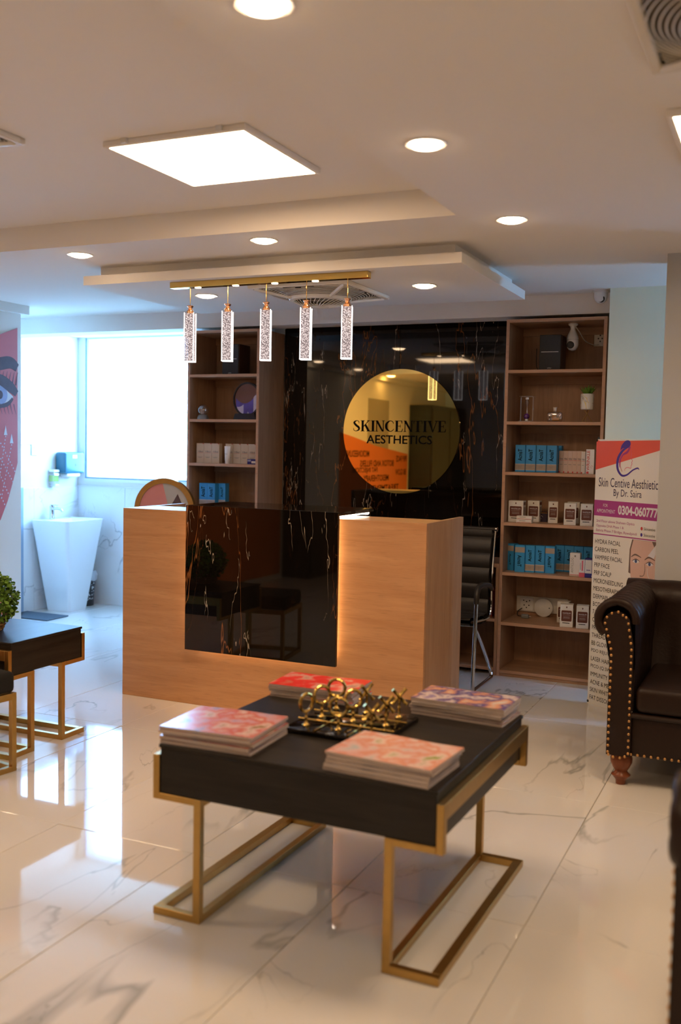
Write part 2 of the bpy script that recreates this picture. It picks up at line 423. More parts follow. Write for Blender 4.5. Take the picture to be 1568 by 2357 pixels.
# tiled dado of the wash corner
for k, (a, b) in enumerate(((5.69, 6.10), (6.10, 6.70), (6.70, 7.292))):
    bx('tile', 'wall_tile', -5.932, -5.92, a+.001, b-.001, 0, 1.058, wa, .001)
for a, b in ((-5.92, -5.40), (-5.40, -4.80), (-4.80, -4.20), (-4.20, -4.08)):
    bx('tile', 'wall_tile', a+.001, b-.001, 7.28, 7.292, 0, 1.058, ww, .001)
bx('ledge', 'white_plastic', -5.92, -4.08, 7.265, 7.292, 1.058, 1.068, ww)
bx('tile_edge', 'tile_edge', -5.932, -5.915, 6.535, 6.565, 0, 1.066, wa)
# windows
def window(name, parts):
    o = bpy.data.objects.new(name, None); C.objects.link(o); struct(o)
    for n, m, *b in parts: bx(n, m, *b, parent=o)
    return o
window('window_1', [('window_frame', 'tile_edge', WX0, WX0+.016, 7.300, 7.330, WZ0+.012, WZ1),
    ('window_frame', 'tile_edge', WX0, WX1, 7.300, 7.330, WZ0, WZ0+.012), ('window_frame', 'white_plastic', WX0+.016, WX1, 7.300, 7.330, WZ1-.012, WZ1),
    ('window_frame', 'white_plastic', WX1-.016, WX1, 7.300, 7.330, WZ0+.012, WZ1-.012),
    ('pane', 'pane_glass', WX0+.012, WX1-.012, 7.313, 7.317, WZ0+.01, WZ1-.01), ('window_sill', 'wall_tile', WX0, WX1, 7.286, 7.300, WZ0-.03, WZ0)])
window('window_2', [('window_frame', 'white_plastic', 1.36, 1.40, 5.70, 5.74, 1.0, 2.36), ('window_frame', 'white_plastic', 1.36, 1.40, 6.06, 6.10, 1.0, 2.36),
    ('window_frame', 'white_plastic', 1.36, 1.40, 5.74, 6.06, 1.0, 1.04), ('window_frame', 'white_plastic', 1.36, 1.40, 5.74, 6.06, 2.32, 2.36), ('pane', 'pane_glass', 1.378, 1.382, 5.73, 6.07, 1.03, 2.33)])
# black marble cladding behind the desk
mc = struct(bx('wall_marble', 'ink_black', -3.478, -1.692, 6.650, 6.665, .70, 2.44))
for a, b in ((-3.478, -2.56), (-2.56, -1.692)):
    bx('marble_panel', 'black_marble', a+.0008, b-.0008, 6.635, 6.650, .732, 2.33, mc, .001)

# ================================================================== RECEPTION DESK
dk = thing('reception_desk', 'long light-oak reception desk with a backlit black marble front panel', 'reception desk', (-2.57, 4.9, 0))
D = Vector((-2.57, 4.9, 0))
def dbx(n, m, x0, x1, y0, y1, z0, z1, par=dk, bev=.0015): return bx(n, m, x0-D.x, x1-D.x, y0-D.y, y1-D.y, z0, z1, par, bev)
dbx('front_panel', 'desk_wood', -3.497, -1.648, 4.70, 4.725, 0, 1.088)
dbx('side_panel', 'desk_wood_v', -3.497, -3.470, 4.725, 5.31, 0, 1.088)
dbx('side_panel', 'desk_wood_v', -1.672, -1.648, 4.725, 5.31, 0, 1.088)
dbx('ledge', 'desk_wood', -3.470, -1.672, 4.725, 5.00, 1.063, 1.0875)
dbx('work_surface', 'desk_wood', -3.470, -1.672, 4.725, 5.30, .72, .745)
mp_ = dbx('marble_front', 'black_marble', -3.032, -2.108, 4.640, 4.660, .322, 1.126); mp_['label'] = 'black marble slab with orange veins'
dbx('marble_top', 'black_marble', -3.032, -2.108, 4.660, 5.115, 1.106, 1.126)
dbx('spacer', 'ink_black', -2.98, -2.16, 4.675, 4.70, .37, 1.08)
for a in ((-2.158, -2.148, 4.672, 4.698, .37, 1.10), (-2.992, -2.982, 4.672, 4.698, .37, 1.10), (-2.98, -2.16, 4.672, 4.698, .358, .368)):
    l = dbx('led_strip', 'led_warm', *a, bev=0)
l = dbx('led_strip', 'led_white', -2.18, -2.125, 4.72, 5.09, 1.097, 1.105, bev=0)
dbx('led_plug', 'white_plastic', -2.17, -2.13, 5.085, 5.105, 1.089, 1.103)

# ================================================================== SHELF UNITS
ST = [1.972, 1.646, 1.324, 1.0, .678, .354, .04]        # top faces of the shelf boards
def shelf_unit(x0, x1, label):
    L = (x0+x1)/2; t = thing('shelf_unit', label, 'shelf unit', (L, 6.45, 0))
    def p(n, m, a, b, y0, y1, z0, z1, par=t): return bx(n, m, a-L, b-L, y0-6.45, y1-6.45, z0, z1, par, .0008)
    p('side_panel', 'shelf_wood', x0, x0+.02, 6.254, 6.632, 0, 2.29); p('side_panel', 'shelf_wood', x1-.02, x1, 6.254, 6.632, 0, 2.29)
    p('edge_band', 'shelf_edge', x0, x0+.02, 6.25, 6.254, 0, 2.29); p('edge_band', 'shelf_edge', x1-.02, x1, 6.25, 6.254, 0, 2.29)
    p('back_panel', 'shelf_wood', x0+.02, x1-.02, 6.622, 6.632, 0, 2.29)
    top = p('top_panel', 'shelf_wood_h', x0+.02, x1-.02, 6.254, 6.622, 2.27, 2.29); p('edge_band', 'shelf_edge', x0+.02, x1-.02, 6.25, 6.254, 2.27, 2.29, top)
    p('back_rail', 'shelf_wood_h', x0+.02, x1-.02, 6.606, 6.622, 2.22, 2.27)
    for k, z in enumerate(ST):
        b = p('shelf_board', 'shelf_wood_h', x0+.02, x1-.02, 6.254, 6.622, z-.02, z); p('edge_band', 'shelf_edge', x0+.02, x1-.02, 6.25, 6.254, z-.02, z, b)
        if k < 3: p('back_rail', 'shelf_wood_h', x0+.02, x1-.02, 6.606, 6.622, z-.07, z-.02)
    p('plinth', 'shelf_wood_h', x0+.02, x1-.02, 6.256, 6.27, 0, .02)
    return t
shelf_unit(-4.080, -3.480, 'tall open wooden shelf unit between the window and the marble wall')
shelf_unit(-1.690, -1.062, 'tall open wooden shelf unit standing behind the printed banner')
# low cabinet under the marble wall
lc = thing('low_cabinet', 'low open wooden cabinet under the black marble wall', 'cabinet', (-2.585, 6.45, 0))
def lp(n, m, a, b, y0, y1, z0, z1): return bx(n, m, a+2.585, b+2.585, y0-6.45, y1-6.45, z0, z1, lc, .0008)
lp('top_panel', 'shelf_edge', -3.478, -1.692, 6.25, 6.632, .705, .73)
for x in (-3.478, -2.90, -2.31, -1.712): lp('upright', 'shelf_wood', x, x+.02, 6.25, 6.62, 0, .705)
for a, b in ((-3.458, -2.90), (-2.88, -2.31), (-2.29, -1.712)):
    lp('shelf_board', 'shelf_edge', a, b, 6.25, 6.62, .35, .37); lp('base_board', 'shelf_edge', a, b, 6.25, 6.62, .03, .05)
lp('back_panel', 'shelf_wood', -3.478, -1.692, 6.62, 6.632, 0, .705)
rb = thing('carton', 'red carton with a yellow flap inside the low cabinet', 'box', (-1.85, 6.42, .37))
bx('body', 'box_red', -.07, .10, -.10, .08, 0, .17, rb, .002); bx('flap', 'box_yellow', -.05, .03, -.103, -.10, .10, .17, rb)

# ================================================================== LOGO DISC
ld = thing('logo_disc', 'large round polished gold disc with black serif lettering', 'sign', (-2.54, 6.634, 1.58))
MB().lathe([(0, 0), (.436, 0), (.440, .003), (.440, .012), (0, .012)], 128, M=Matrix.Rotation(PI/2, 4, 'X')).build('disc', 'gold_mirror', ld, True)
def serif(name, s, x0, x1, z0, z1, parent, y):
    """bold roman capitals drawn from stems, hairlines and serifs"""
    m = MB(); H = 1.0; adv = []; T, t, sf = .20, .06, .05
    def R(x, z, w, h): m.poly([(x, 0, z), (x+w, 0, z), (x+w, 0, z+h), (x, 0, z+h)])
    def Q(a, b, c, d): m.poly([(p[0], 0, p[1]) for p in (a, b, c, d)])
    def stem(x, w=T, lo=1, hi=1):
        R(x, 0, w, H)
        if lo: R(x-.08, 0, .08, sf); R(x+w, 0, .08, sf)
        if hi: R(x-.08, H-sf, .08, sf); R(x+w, H-sf, .08, sf)
    def strip(pts):
        q = catmull(pts, 6)
        L = []
        for i, p in enumerate(q):
            a, b = q[max(i-1, 0)], q[min(i+1, len(q)-1)]; dx, dz = b[0]-a[0], b[1]-a[1]; l = math.hypot(dx, dz) or 1
            L.append(((p[0]-dz/l*p[2]/2, p[1]+dx/l*p[2]/2), (p[0]+dz/l*p[2]/2, p[1]-dx/l*p[2]/2)))
        for (a, b), (c_, d) in zip(L, L[1:]): Q(a, b, d, c_)
    x = 0
    for ch in s:
        nv = len(m.bm.verts); m.bm.verts.ensure_lookup_table()
        if ch == 'I': stem(.10); w = .42
        elif ch == 'K': stem(.10); Q((.30, .42), (.30, .50), (.72, .97), (.80, .97)) ; Q((.38, .56), (.50, .70), (.90, .03), (.66, .03)); R(.58, 0, .40, sf); R(.62, H-sf, .28, sf); w = .98
        elif ch == 'N': stem(.10, .07); stem(.72, .07, 0); Q((.02, 1), (.24, 1), (.79, 0), (.64, 0)); w = .90
        elif ch == 'E': stem(.10); R(.30, 0, .40, sf); R(.30, H-sf, .38, sf); R(.30, .48, .22, sf); Q((.62, 0), (.70, 0), (.76, .28), (.72, .28)); Q((.60, 1), (.68, 1), (.70, .74), (.66, .74)); R(.50, .38, .04, .25); w = .82
        elif ch == 'T': R(.31, 0, T, H); R(.22, 0, .40, sf); R(.03, H-sf, .77, sf); Q((.03, 1), (.08, 1), (.06, .72), (.02, .72)); Q((.75, 1), (.80, 1), (.81, .72), (.77, .72)); w = .86
        elif ch == 'V': Q((.05, 1), (.29, 1), (.53, .0), (.46, 0)); Q((.80, 1), (.86, 1), (.53, 0), (.47, 0)); R(-.02, H-sf, .40, sf); R(.66, H-sf, .28, sf); w = .92
        elif ch == 'S': strip([(.60, .72, .03), (.58, .90, .05), (.36, .97, .07), (.15, .80, .17), (.32, .57, .19), (.58, .36, .19), (.60, .17, .15), (.36, .03, .07), (.14, .10, .05), (.10, .30, .03)]); w = .76
        elif ch == 'C': strip([(.80, .70, .03), (.74, .88, .06), (.48, .97, .07), (.20, .76, .18), (.13, .50, .22), (.20, .24, .18), (.48, .03, .07), (.72, .10, .06), (.84, .26, .03)]); w = .92
        m.bm.verts.ensure_lookup_table()
        for v in list(m.bm.verts)[nv:]: v.co.x += x
        x += w
    for v in m.bm.verts: v.co = Vector((x0+(x1-x0)*v.co.x/x, y, z0+(z1-z0)*v.co.z))
    return m.build(name, 'ink_black', parent)
serif('lettering', 'SKINCENTIVE', -.368, .346, -.002, .077, ld, -.0135)
text('AESTHETICS', -.257, .240, -.088, -.027, 'ink_black', ld, -.0135, .012)

# ================================================================== CEILING FIXTURES
def downlight(x, y, z, label, group):
    t = thing('downlight', label, 'light', (x, y, z), 0, group)
    MB().lathe([(.054, -.001), (.066, -.004), (.068, 0), (.068, .004), (.054, .004)], 32, cap=False).build('trim_ring', 'white_plastic', t, True)
    MB().lathe([(0, -.016), (.030, -.0145), (.046, -.010), (.054, -.003), (.054, .003), (0, .003)], 20).build('diffuser', 'down_lit', t)
    return t
DL = 'round recessed downlight '
d0 = downlight(-1.115, 2.0, CEIL, DL+'beside the tray edge, level with the cream ceiling fans', 'ceiling downlights')
for x, y, z, l in ((-1.12, 3.09, CEIL, 'beside the tray edge, level with the lit square panel'), (-1.13, 4.21, CEIL, 'between the tray corner and the grey column'), (-1.12, .9, CEIL, 'beside the tray edge next to the front wall'),
                   (-2.345, 4.24, CEIL, 'between the tray and the middle of the dropped panel'), (-3.445, 4.247, CEIL, 'between the tray and the corner of the dropped panel'), (-4.5, 4.25, CEIL, 'between the tray and the poster wall'), (-5.0, 2.9, CEIL, 'beside the poster wall, past the tray'), (-5.0, 1.75, CEIL, 'beside the poster wall above the door'), (-5.0, .6, CEIL, 'beside the poster wall above the tall cabinet'),
                   (-1.837, 5.10, 2.335, 'in the dropped panel between the fan and the banner side'), (-3.179, 5.06, 2.335, 'in the dropped panel between the fan and the window side')):
    dup(d0, (x, y, z), label=DL+l, group='ceiling downlights')
def light_panel(x, y, z, label):
    t = thing('ceiling_light', label, 'light', (x, y, z))
    for a in ((-.30, .30, -.30, -.282), (-.30, .30, .282, .30), (-.30, -.282, -.282, .282), (.282, .30, -.282, .282)): bx('frame_bar', 'ceiling_paint', *a, -.021, 0, t, .002)
    bx('diffuser', 'panel_lit', -.282, .282, -.282, .282, -.0215, -.015, t)
    for a in (-.2, .2): bx('clip', 'white_plastic', a-.012, a+.012, -.312, -.296, -.018, 0, t)
    return t
light_panel(-2.052, 3.325, TRAY, 'square lit ceiling panel inside the ceiling tray above the coffee table')
light_panel(-.07, 3.32, CEIL, 'square lit ceiling panel above the armchair side of the room')
light_panel(-.07, .45, CEIL, 'added square fill-light panel, out of view in the flat ceiling near the front wall')  # unseen lamp, added to light the room from behind the camera
light_panel(-3.9, 1.6, TRAY, 'added square fill-light panel, out of view in the tray beside the poster wall')  # another added panel outside the view, put in for illumination
def ceiling_fan(x, y, z, label):
    t = thing('ceiling_fan', label, 'fan', (x, y, z))
    for a in ((-.30, .30, -.30, -.275), (-.30, .30, .275, .30), (-.30, -.275, -.275, .275), (.275, .30, -.275, .275)): bx('frame_bar', 'fan_white', *a, -.022, 0, t, .004)
    bx('backing', 'fan_dark', -.276, .276, -.276, .276, -.003, 0, t)
    m = MB()
    for k in range(14):                                   # curved outer slats, clipped to the square
        r = .175+.0145*k
        run = []
        for q in range(97):
            a = 2*PI*q/96; px, py = r*math.cos(a), r*math.sin(a)
            if abs(px) < .276 and abs(py) < .276: run.append((px, py, -.020-.030*max(0, (.30-r)/.12)))
            else:
                if len(run) > 1: m.tube(run, .0022, 4)
                run = []
        if len(run) > 1: m.tube(run, .0022, 4)
    g = m.build('outer_grille', 'fan_white', t); g['kind'] = 'stuff'
    MB().lathe([(.150, -.066), (.172, -.062), (.180, -.046), (.176, -.036), (.150, -.050)], 48, cap=False).build('ring', 'fan_white', t, True)
    m = MB()
    for k in range(36):
        a = 2*PI*k/36; m.tube([(.05*math.cos(a), .05*math.sin(a), -.092), (.11*math.cos(a+.12), .11*math.sin(a+.12), -.084), (.158*math.cos(a+.3), .158*math.sin(a+.3), -.062)], .0022, 4)
    g = m.build('inner_grille', 'fan_white', t); g['kind'] = 'stuff'
    MB().lathe([(0, -.100), (.035, -.098), (.05, -.092), (.05, -.082), (0, -.082)], 24).build('hub', 'fan_white', t, True)
    for k in range(4):
        a = PI/4+k*PI/2; MB().tube([(.17*math.cos(a), .17*math.sin(a), -.050), (.385*math.cos(a), .385*math.sin(a), -.018)], .012, 6).build('spoke', 'fan_white', t)
    return t
plain('fan_white', (.82, .76, .66), .45, 0, .03); plain('fan_dark', (.10, .085, .065), .7)
ceiling_fan(-2.45, 5.09, 2.335, 'square cream ceiling fan in the dropped panel behind the pendant lamp')
ceiling_fan(-.065, 2.385, CEIL, 'square cream ceiling fan beside a lit panel above the brown sofas')
ceiling_fan(-2.90, 2.60, TRAY, 'square cream ceiling fan inside the tray beside a lit panel')
# pendant lamp
pl = thing('pendant_lamp', 'gold bar pendant lamp with five hanging seeded crystal rods', 'pendant lamp', (-2.538, 4.62, 2.335))
bx('bar', 'gold_polish', -.583, .583, -.024, .024, -.032, 0, pl, .002)
for k in range(4): 
    o = MB().lathe([(0, -.0345), (.017, -.0345), (.017, -.031), (0, -.031)], 20, c=(-.417+.234*k+.0, 0, 0)).build('spot', 'down_lit', pl)
cap_me = MB().lathe([(.0, 0), (.016, 0), (.018, -.004), (.011, -.012), (.011, -.020), (.019, -.030), (.019, -.062), (0, -.062)], 20).mesh('cap', True); cap_me.materials.append(MAT['rose_gold'])
m = MB(); m.box(-.0235, .0235, -.0235, .0235, -.257, 0); rod_me = m.mesh('crystal_rod'); rod_me.materials.append(MAT['crystal'])
m = MB()
for sx in (-1, 1):
    for sy in (-1, 1): m.box(sx*.0255-.0022, sx*.0255+.0022, sy*.0255-.0022, sy*.0255+.0022, -.259, .004)
for s_ in (-1, 1): m.box(-.0255, .0255, s_*.0255-.003, s_*.0255+.003, -.260, -.255); m.box(s_*.0255-.003, s_*.0255+.003, -.0255, .0255, -.260, -.255)
edge_me = m.mesh('lit_edges'); edge_me.materials.append(MAT['crystal_edge'])
for X in (-3.003, -2.768, -2.536, -2.302, -2.072):
    x = X+2.538
    MB().tube([(x, 0, -.032), (x, 0, -.128)], .0018, 6).build('cord', 'gold_polish', pl)
    link('cap', cap_me, None, pl, (x, 0, -.127))
    r = link('crystal_rod', rod_me, None, pl, (x, 0, -.170), (0, 0, math.radians(21+3*math.sin(X*9)))); link('lit_edges', edge_me, None, r)
# cameras
t = thing('dome_camera', 'white dome security camera under the ceiling beside the green wall', 'camera', (-1.098, 6.20, CEIL))
MB().lathe([(0, 0), (.046, 0), (.046, -.012), (.040, -.016), (0, -.016)], 28).build('mount', 'white_plastic', t, True)
MB().lathe([(.040, -.016), (.041, -.040), (.034, -.062), (.020, -.076), (0, -.080)], 28, cap=False).build('housing', 'white_plastic', t, True)
MB().lathe([(0, .004), (.020, .003), (.024, 0), (0, 0)], 24, M=Matrix.Translation((.004, -.027, -.055)) @ Matrix.Rotation(math.radians(112), 4, 'X')).build('lens', 'black_plastic', t, True)
t = thing('bulb_camera', 'white bulb-shaped camera hanging under the top of the shelf unit', 'camera', (-1.300, 6.40, 2.27))
MB().lathe([(0, 0), (.030, 0), (.030, -.008), (.018, -.018), (.015, -.034), (.021, -.050)], 24, cap=False).build('socket', 'white_plastic', t, True)
MB().lathe([(.021, -.050), (.026, -.060), (.036, -.082), (.038, -.100), (.037, -.101)], 24, cap=False).build('neck', 'white_plastic', t, True)
MB().lathe([(.037, -.103), (.038, -.130), (.034, -.150), (.022, -.166), (0, -.172)], 24, cap=False).build('head', 'white_plastic', t, True)
MB().lathe([(0, .006), (.019, .005), (.023, 0), (0, 0)], 20, M=Matrix.Translation((-.006, -.0335, -.136)) @ Matrix.Rotation(math.radians(98), 4, 'X')).build('lens', 'black_plastic', t, True)
MB().tube(catmull([(.016, 0, -.02), (.035, .03, -.05), (.06, .10, -.10), (.10, .18, -.118), (.125, .208, -.112)], 6), .003, 6).build('cord', 'white_plastic', t)

# ================================================================== THINGS ON THE SHELVES
def carton(label, x0, x1, yf, z, h, d, mat, group=None, rz=0, name='carton', bev=.0012):
    t = thing(name, label, 'box', ((x0+x1)/2, yf+d/2, z), rz, group); w = (x1-x0)/2
    bx('body', mat, -w, w, -d/2, d/2, 0, h, t, bev)
    return t
def blue_box(x0, w, yf, z, label, group, h=.175, d=.055, rz=0, flip=False):
    t = carton(label, x0, x0+w, yf, z, h, d, 'carton_blue', group, rz); y = -d/2-.0006; a = w/2
    if not flip:
        rect('grey_band', -a, a, .014, .050, 'paper_grey', t, y); text('AcnisT', -a+.018, a-.020, .072, .148, 'ink_black', t, y, .02, vert=1)
        [rect('print_line', -a+q, a-q, zz, zz+.0022, 'ink_grey', t, y-.0004) for q, zz in ((.018, .036), (.022, .028))]; [rect('white_rule', -a, a, zz, zz+.002, 'print_white', t, y-.0002) for zz in (.012, .050)]
    else:
        rect('grey_band', -a, a, .128, .162, 'paper_grey', t, y); text('AcnisT', -a+.018, a-.020, .036, .110, 'ink_black', t, y, .02, vert=-1)
    return t
G = 'blue cartons beside the pink cartons'
for k in range(4): blue_box(-1.640+.0655*k, .0645, 6.375+.012*k, ST[2], ('first', 'second', 'third', 'fourth', 'fifth')[k]+' tall blue carton from the shelf side, in the row beside the pink cartons', G)
blue_box(-1.425, .058, 6.50, ST[2], 'tall blue carton set back behind the row beside thin pink cartons', None)
def thin_pink(x0, w, yf, h, label, group, mat='paper_pink'):
    t = carton(label, x0, x0+w, yf, ST[2], h, .05, mat, group); y = -.0256; a = w/2
    text('V-Block', -a+.004, a-.004, h*.60, h*.68, 'ink_navy', t, y); rect('red_rule', -a+.003, a-.003, h*.555, h*.568, 'ink_red', t, y)
    rect('red_corner', -a, -a+.008, .0, .010, 'ink_red', t, y); rect('print_line', -a+.005, a-.008, h*.37, h*.39, 'ink_grey', t, y)
    return t
for k in range(5): thin_pink(-1.378+.0325*k, .031, 6.48-.018*k, .142, ('first', 'second', 'third', 'fourth', 'fifth')[k]+' thin pale pink carton from the blue cartons', 'thin pink cartons')
thin_pink(-1.212, .026, 6.36, .140, 'thin bluish white carton beside the carton with large red lettering', None, 'print_white')
t = carton('white carton with large red vertical lettering beside thin pink cartons', -1.166, -1.116, 6.27, ST[2], .154, .055, 'print_white'); 
text('WRINKLE', -.021, -.002, .022, .146, 'ink_red', t, -.0281, .01, vert=1); rect('red_block', -.021, -.006, .003, .016, 'ink_red', t, -.0281); MB().tube([(.012+.006*math.cos(a), -.0285, .045+.008*math.sin(a)) for a in [k*.5 for k in range(11)]], .0006, 4).build('mark', 'ink_red', t)
def brown_label_box(x0, w, yf, z, label, group=None, h=.138, d=.07, rz=0):
    t = carton(label, x0, x0+w, yf, z, h, d, 'paper_white', group, rz); y = -d/2-.0005; a = w/2
    lab = flat('brown_label', [(-a*.72, h*.26), (a*.72, h*.26), (a*.80, h*.30), (a*.80, h*.70), (a*.72, h*.74), (-a*.72, h*.74), (-a*.80, h*.70), (-a*.80, h*.30)], 'carton_brown', t, y)
    text('WHITELUM', -a*.62, a*.62, h*.59, h*.65, 'print_white', t, y-.0004)
    for k, q in enumerate((.53, .46, .42, .38)): rect('print_line', -a*(.5 if k else .58), a*(.5 if k else .58), h*q, h*(q+.012), 'paper_grey', t, y-.0004)
    rect('print_line', -a*.6, a*.5, h*.17, h*.20, 'ink_black', t, y); flat('drop_mark', ell(0, h*.88, .004, .006, 10), 'carton_brown', t, y)
    MB().box(a-.0001, a+.0004, -d/2+.006, d/2-.006, h*.80, h*.93).build('side_band', 'carton_brown', t); MB().box(a-.0001, a+.0004, -d/2+.008, d/2-.008, h*.25, h*.70).build('side_print', 'paper_grey', t)
    return t
G = 'white cartons with brown labels on the fourth shelf'
brown_label_box(-1.664, .098, 6.33, ST[3], 'white carton with a brown label behind two stacked small cream cartons')
brown_label_box(-1.560, .078, 6.42, ST[3], 'white carton with a brown label beside the flat dark purple carton')
for k, l in ((0, 'small cream carton lying flat under another small cream carton'), (1, 'small cream carton lying flat on top of another small cream carton')):
    t = carton(l, -1.596+.002*k, -1.496+.002*k, 6.274, ST[3]+.0225*k, .022, .045, 'paper_white'); rect('print_line', -.03, .01, .012, .016, 'paper_grey', t, -.0231); rect('red_rule', -.045, .045, .002, .004, 'ink_red', t, -.0231)
t = carton('dark purple carton with a gold edge between the white brown-label cartons', -1.515, -1.438, 6.46, ST[3], .064, .06, 'carton_purple')
rect('gold_edge', -.038, .038, .056, .062, 'gold_polish', t, -.0306); MB().tube([(.010*math.cos(k*.5), -.0308, .030+.010*math.sin(k*.5)) for k in range(11)], .0008, 4).build('emblem', 'paper_cream', t)
brown_label_box(-1.424, .060, 6.39, ST[3], 'brown-labelled carton turned sideways beside the dark purple one', rz=math.radians(14))
brown_label_box(-1.308, .080, 6.45, ST[3], 'white carton with a brown label hidden behind another one, mid shelf')
brown_label_box(-1.300, .074, 6.29, ST[3], 'white carton with a brown label in front of another one, mid shelf', rz=math.radians(10))
brown_label_box(-1.194, .076, 6.272, ST[3], 'white carton with a brown label at the end of the shelf by the banner', rz=math.radians(8))
# fifth shelf
G = 'blue cartons lined up on the fifth shelf'; LB = 'upright tall blue carton in the front row'
blue_box(-1.668, .050, 6.37, ST[4], 'tall blue carton turned sideways beside an upside down blue carton', None, rz=math.radians(-18), flip=True)
blue_box(-1.606, .064, 6.31, ST[4], 'upside down tall blue carton beside the one turned sideways', None, flip=True)
blue_box(-1.541, .060, 6.325, ST[4], LB+', next to the first upside down one', G); blue_box(-1.480, .060, 6.34, ST[4], LB+', next to the last upside down one', G)
blue_box(-1.418, .060, 6.35, ST[4], 'upside down tall blue carton at the end of the front row', None, flip=True)
LB2 = ' tall blue carton of the back row, counted from the front row towards the banner'; G2 = 'blue cartons in the back row of the fifth shelf'
for k in range(5): blue_box(-1.385+.062*k, .060, 6.48+(.006 if k < 2 else .0), ST[4], ('first', 'second', 'third', 'fourth', 'fifth')[k]+LB2, G2, h=.172)
t = carton('white carton with grey vertical lettering in front of the blue cartons', -1.252, -1.188, 6.31, ST[4], .145, .05, 'print_white'); text('ANTICLOG', -.024, -.008, .02, .115, 'ink_grey', t, -.0256, vert=1); rect('red_rule', -.03, .03, .006, .009, 'ink_red', t, -.0256); rect('small_mark', -.004, .006, .120, .132, 'ink_grey', t, -.0256)
t = carton('small white carton with pink bands between the white and indigo cartons', -1.186, -1.150, 6.278, ST[4], .108, .045, 'print_white'); rect('pink_band', -.018, .018, 0, .028, 'lip_print', t, -.0231); rect('pink_band', -.002, .006, .040, .104, 'lip_print', t, -.0231); rect('print_line', -.012, -.009, .045, .09, 'ink_grey', t, -.0231)
t = carton('indigo blue carton with a white panel at the end of the shelf by the banner', -1.148, -1.092, 6.262, ST[4], .122, .045, 'carton_indigo'); rect('white_panel', -.026, .014, .028, .112, 'print_white', t, -.0231); rect('print_line', -.018, .006, .046, .050, 'ink_violet', t, -.0236); flat('dot', ell(.018, .012, .004, .004, 10), 'print_white', t, -.0231)
# sixth shelf
brown_label_box(-1.345, .076, 6.42, ST[5], 'white carton with a brown label behind two others beside the wall socket')
brown_label_box(-1.298, .080, 6.272, ST[5], 'white carton with a brown label in front of another one beside the wall socket', h=.144, rz=math.radians(8))
brown_label_box(-1.196, .076, 6.270, ST[5], 'white carton with a brown label near the banner on the shelf with the wall socket', h=.144, rz=math.radians(8))
t = thing('wall_socket', 'white wall socket plate with a switch inside the lower shelf', 'socket', (-1.50, 6.621, .425)); bx('plate', 'paper_white', -.16, .185, -.012, 0, -.048, .056, t, .002)
bx('socket_face', 'white_plastic', -.135, -.045, -.018, -.012, -.042, .048, t, .002)
for px, pz in ((-.09, .02), (-.106, -.004), (-.074, -.004), (-.09, -.02), (-.11, .028), (-.07, .028)): MB().lathe([(0, -.0005), (.0045, -.0005), (.0045, 0), (0, 0)], 10, M=Matrix.Translation((px, -.0183, pz)) @ Matrix.Rotation(-PI/2, 4, 'X')).build('hole', 'black_plastic', t)
t = tag(MB().lathe([(0, 0), (.058, 0), (.062, .004), (.062, .018), (.056, .022), (0, .022)], 40, M=Matrix.Rotation(PI/2, 4, 'X')).build('router_disc', 'white_plastic', None, True), 'round white device leaning on the wall socket plate in the shelf', 'device')
t.location = (-1.47, 6.600, ST[5]+.0625)
MB().lathe([(0, -.0005), (.004, -.0005), (.004, .0005), (0, .0005)], 10, M=Matrix.Translation((.04, -.0222, 0)) @ Matrix.Rotation(-PI/2, 4, 'X')).build('dot', 'black_plastic', t)
t = thing('power_plug', 'grey power plug with a thin dark cable lying below the wall socket', 'plug', (-1.56, 6.47, ST[5]))
bx('body', 'grey_plastic', -.03, .02, -.016, .016, 0, .026, t, .006, 2); MB().tube(catmull([(-.03, 0, .013), (-.06, .02, .012), (-.075, .08, .03), (-.06, .13, .045)], 6), .003, 6).build('cable', 'black_plastic', t)
for q in (-.006, .006): MB().tube([(.02, q, .013), (.034, q, .013)], .002, 6).build('pin', 'chrome', t)
# speakers
def speaker(x0, yf, z, label):
    t = thing('speaker', label, 'speaker', (x0+.069, yf+.08, z), math.radians(2))
    bx('cabinet', 'speaker_wood', -.069, .069, -.075, .095, 0, .222, t, .003); bx('front_cloth', 'speaker_cloth', -.067, .067, -.084, -.075, .002, .220, t, .004, 2)
    bx('trim_line', 'white_plastic', -.056, .052, -.0856, -.084, .112, .1155, t); text('edifier', -.015, .012, .010, .016, 'print_white', t, -.0846)
    MB().tube(catmull([(-.069, .05, .02), (-.10, .10, .01), (-.13, .15, .05), (-.135, .165, .16)], 6), .0022, 6).build('cable', 'black_plastic', t)
    return t
speaker(-1.490, 6.30, ST[0], 'black bookshelf speaker with a silver line under the bulb camera')
speaker(-3.830, 6.32, ST[0], 'black bookshelf speaker with a silver line on the shelf unit by the window')
t = thing('wall_socket', 'white wall socket with a plugged cord on the top shelf beside the bulb camera', 'socket', (-1.165, 6.621, 2.195)); bx('plate', 'white_plastic', -.04, .04, -.012, 0, -.05, .055, t, .002)
for px, pz in ((0, .02), (-.012, 0), (.012, 0), (0, -.018)): MB().lathe([(0, -.0005), (.005, -.0005), (.005, 0), (0, 0)], 10, M=Matrix.Translation((px, -.0124, pz)) @ Matrix.Rotation(-PI/2, 4, 'X')).build('hole', 'black_plastic', t)
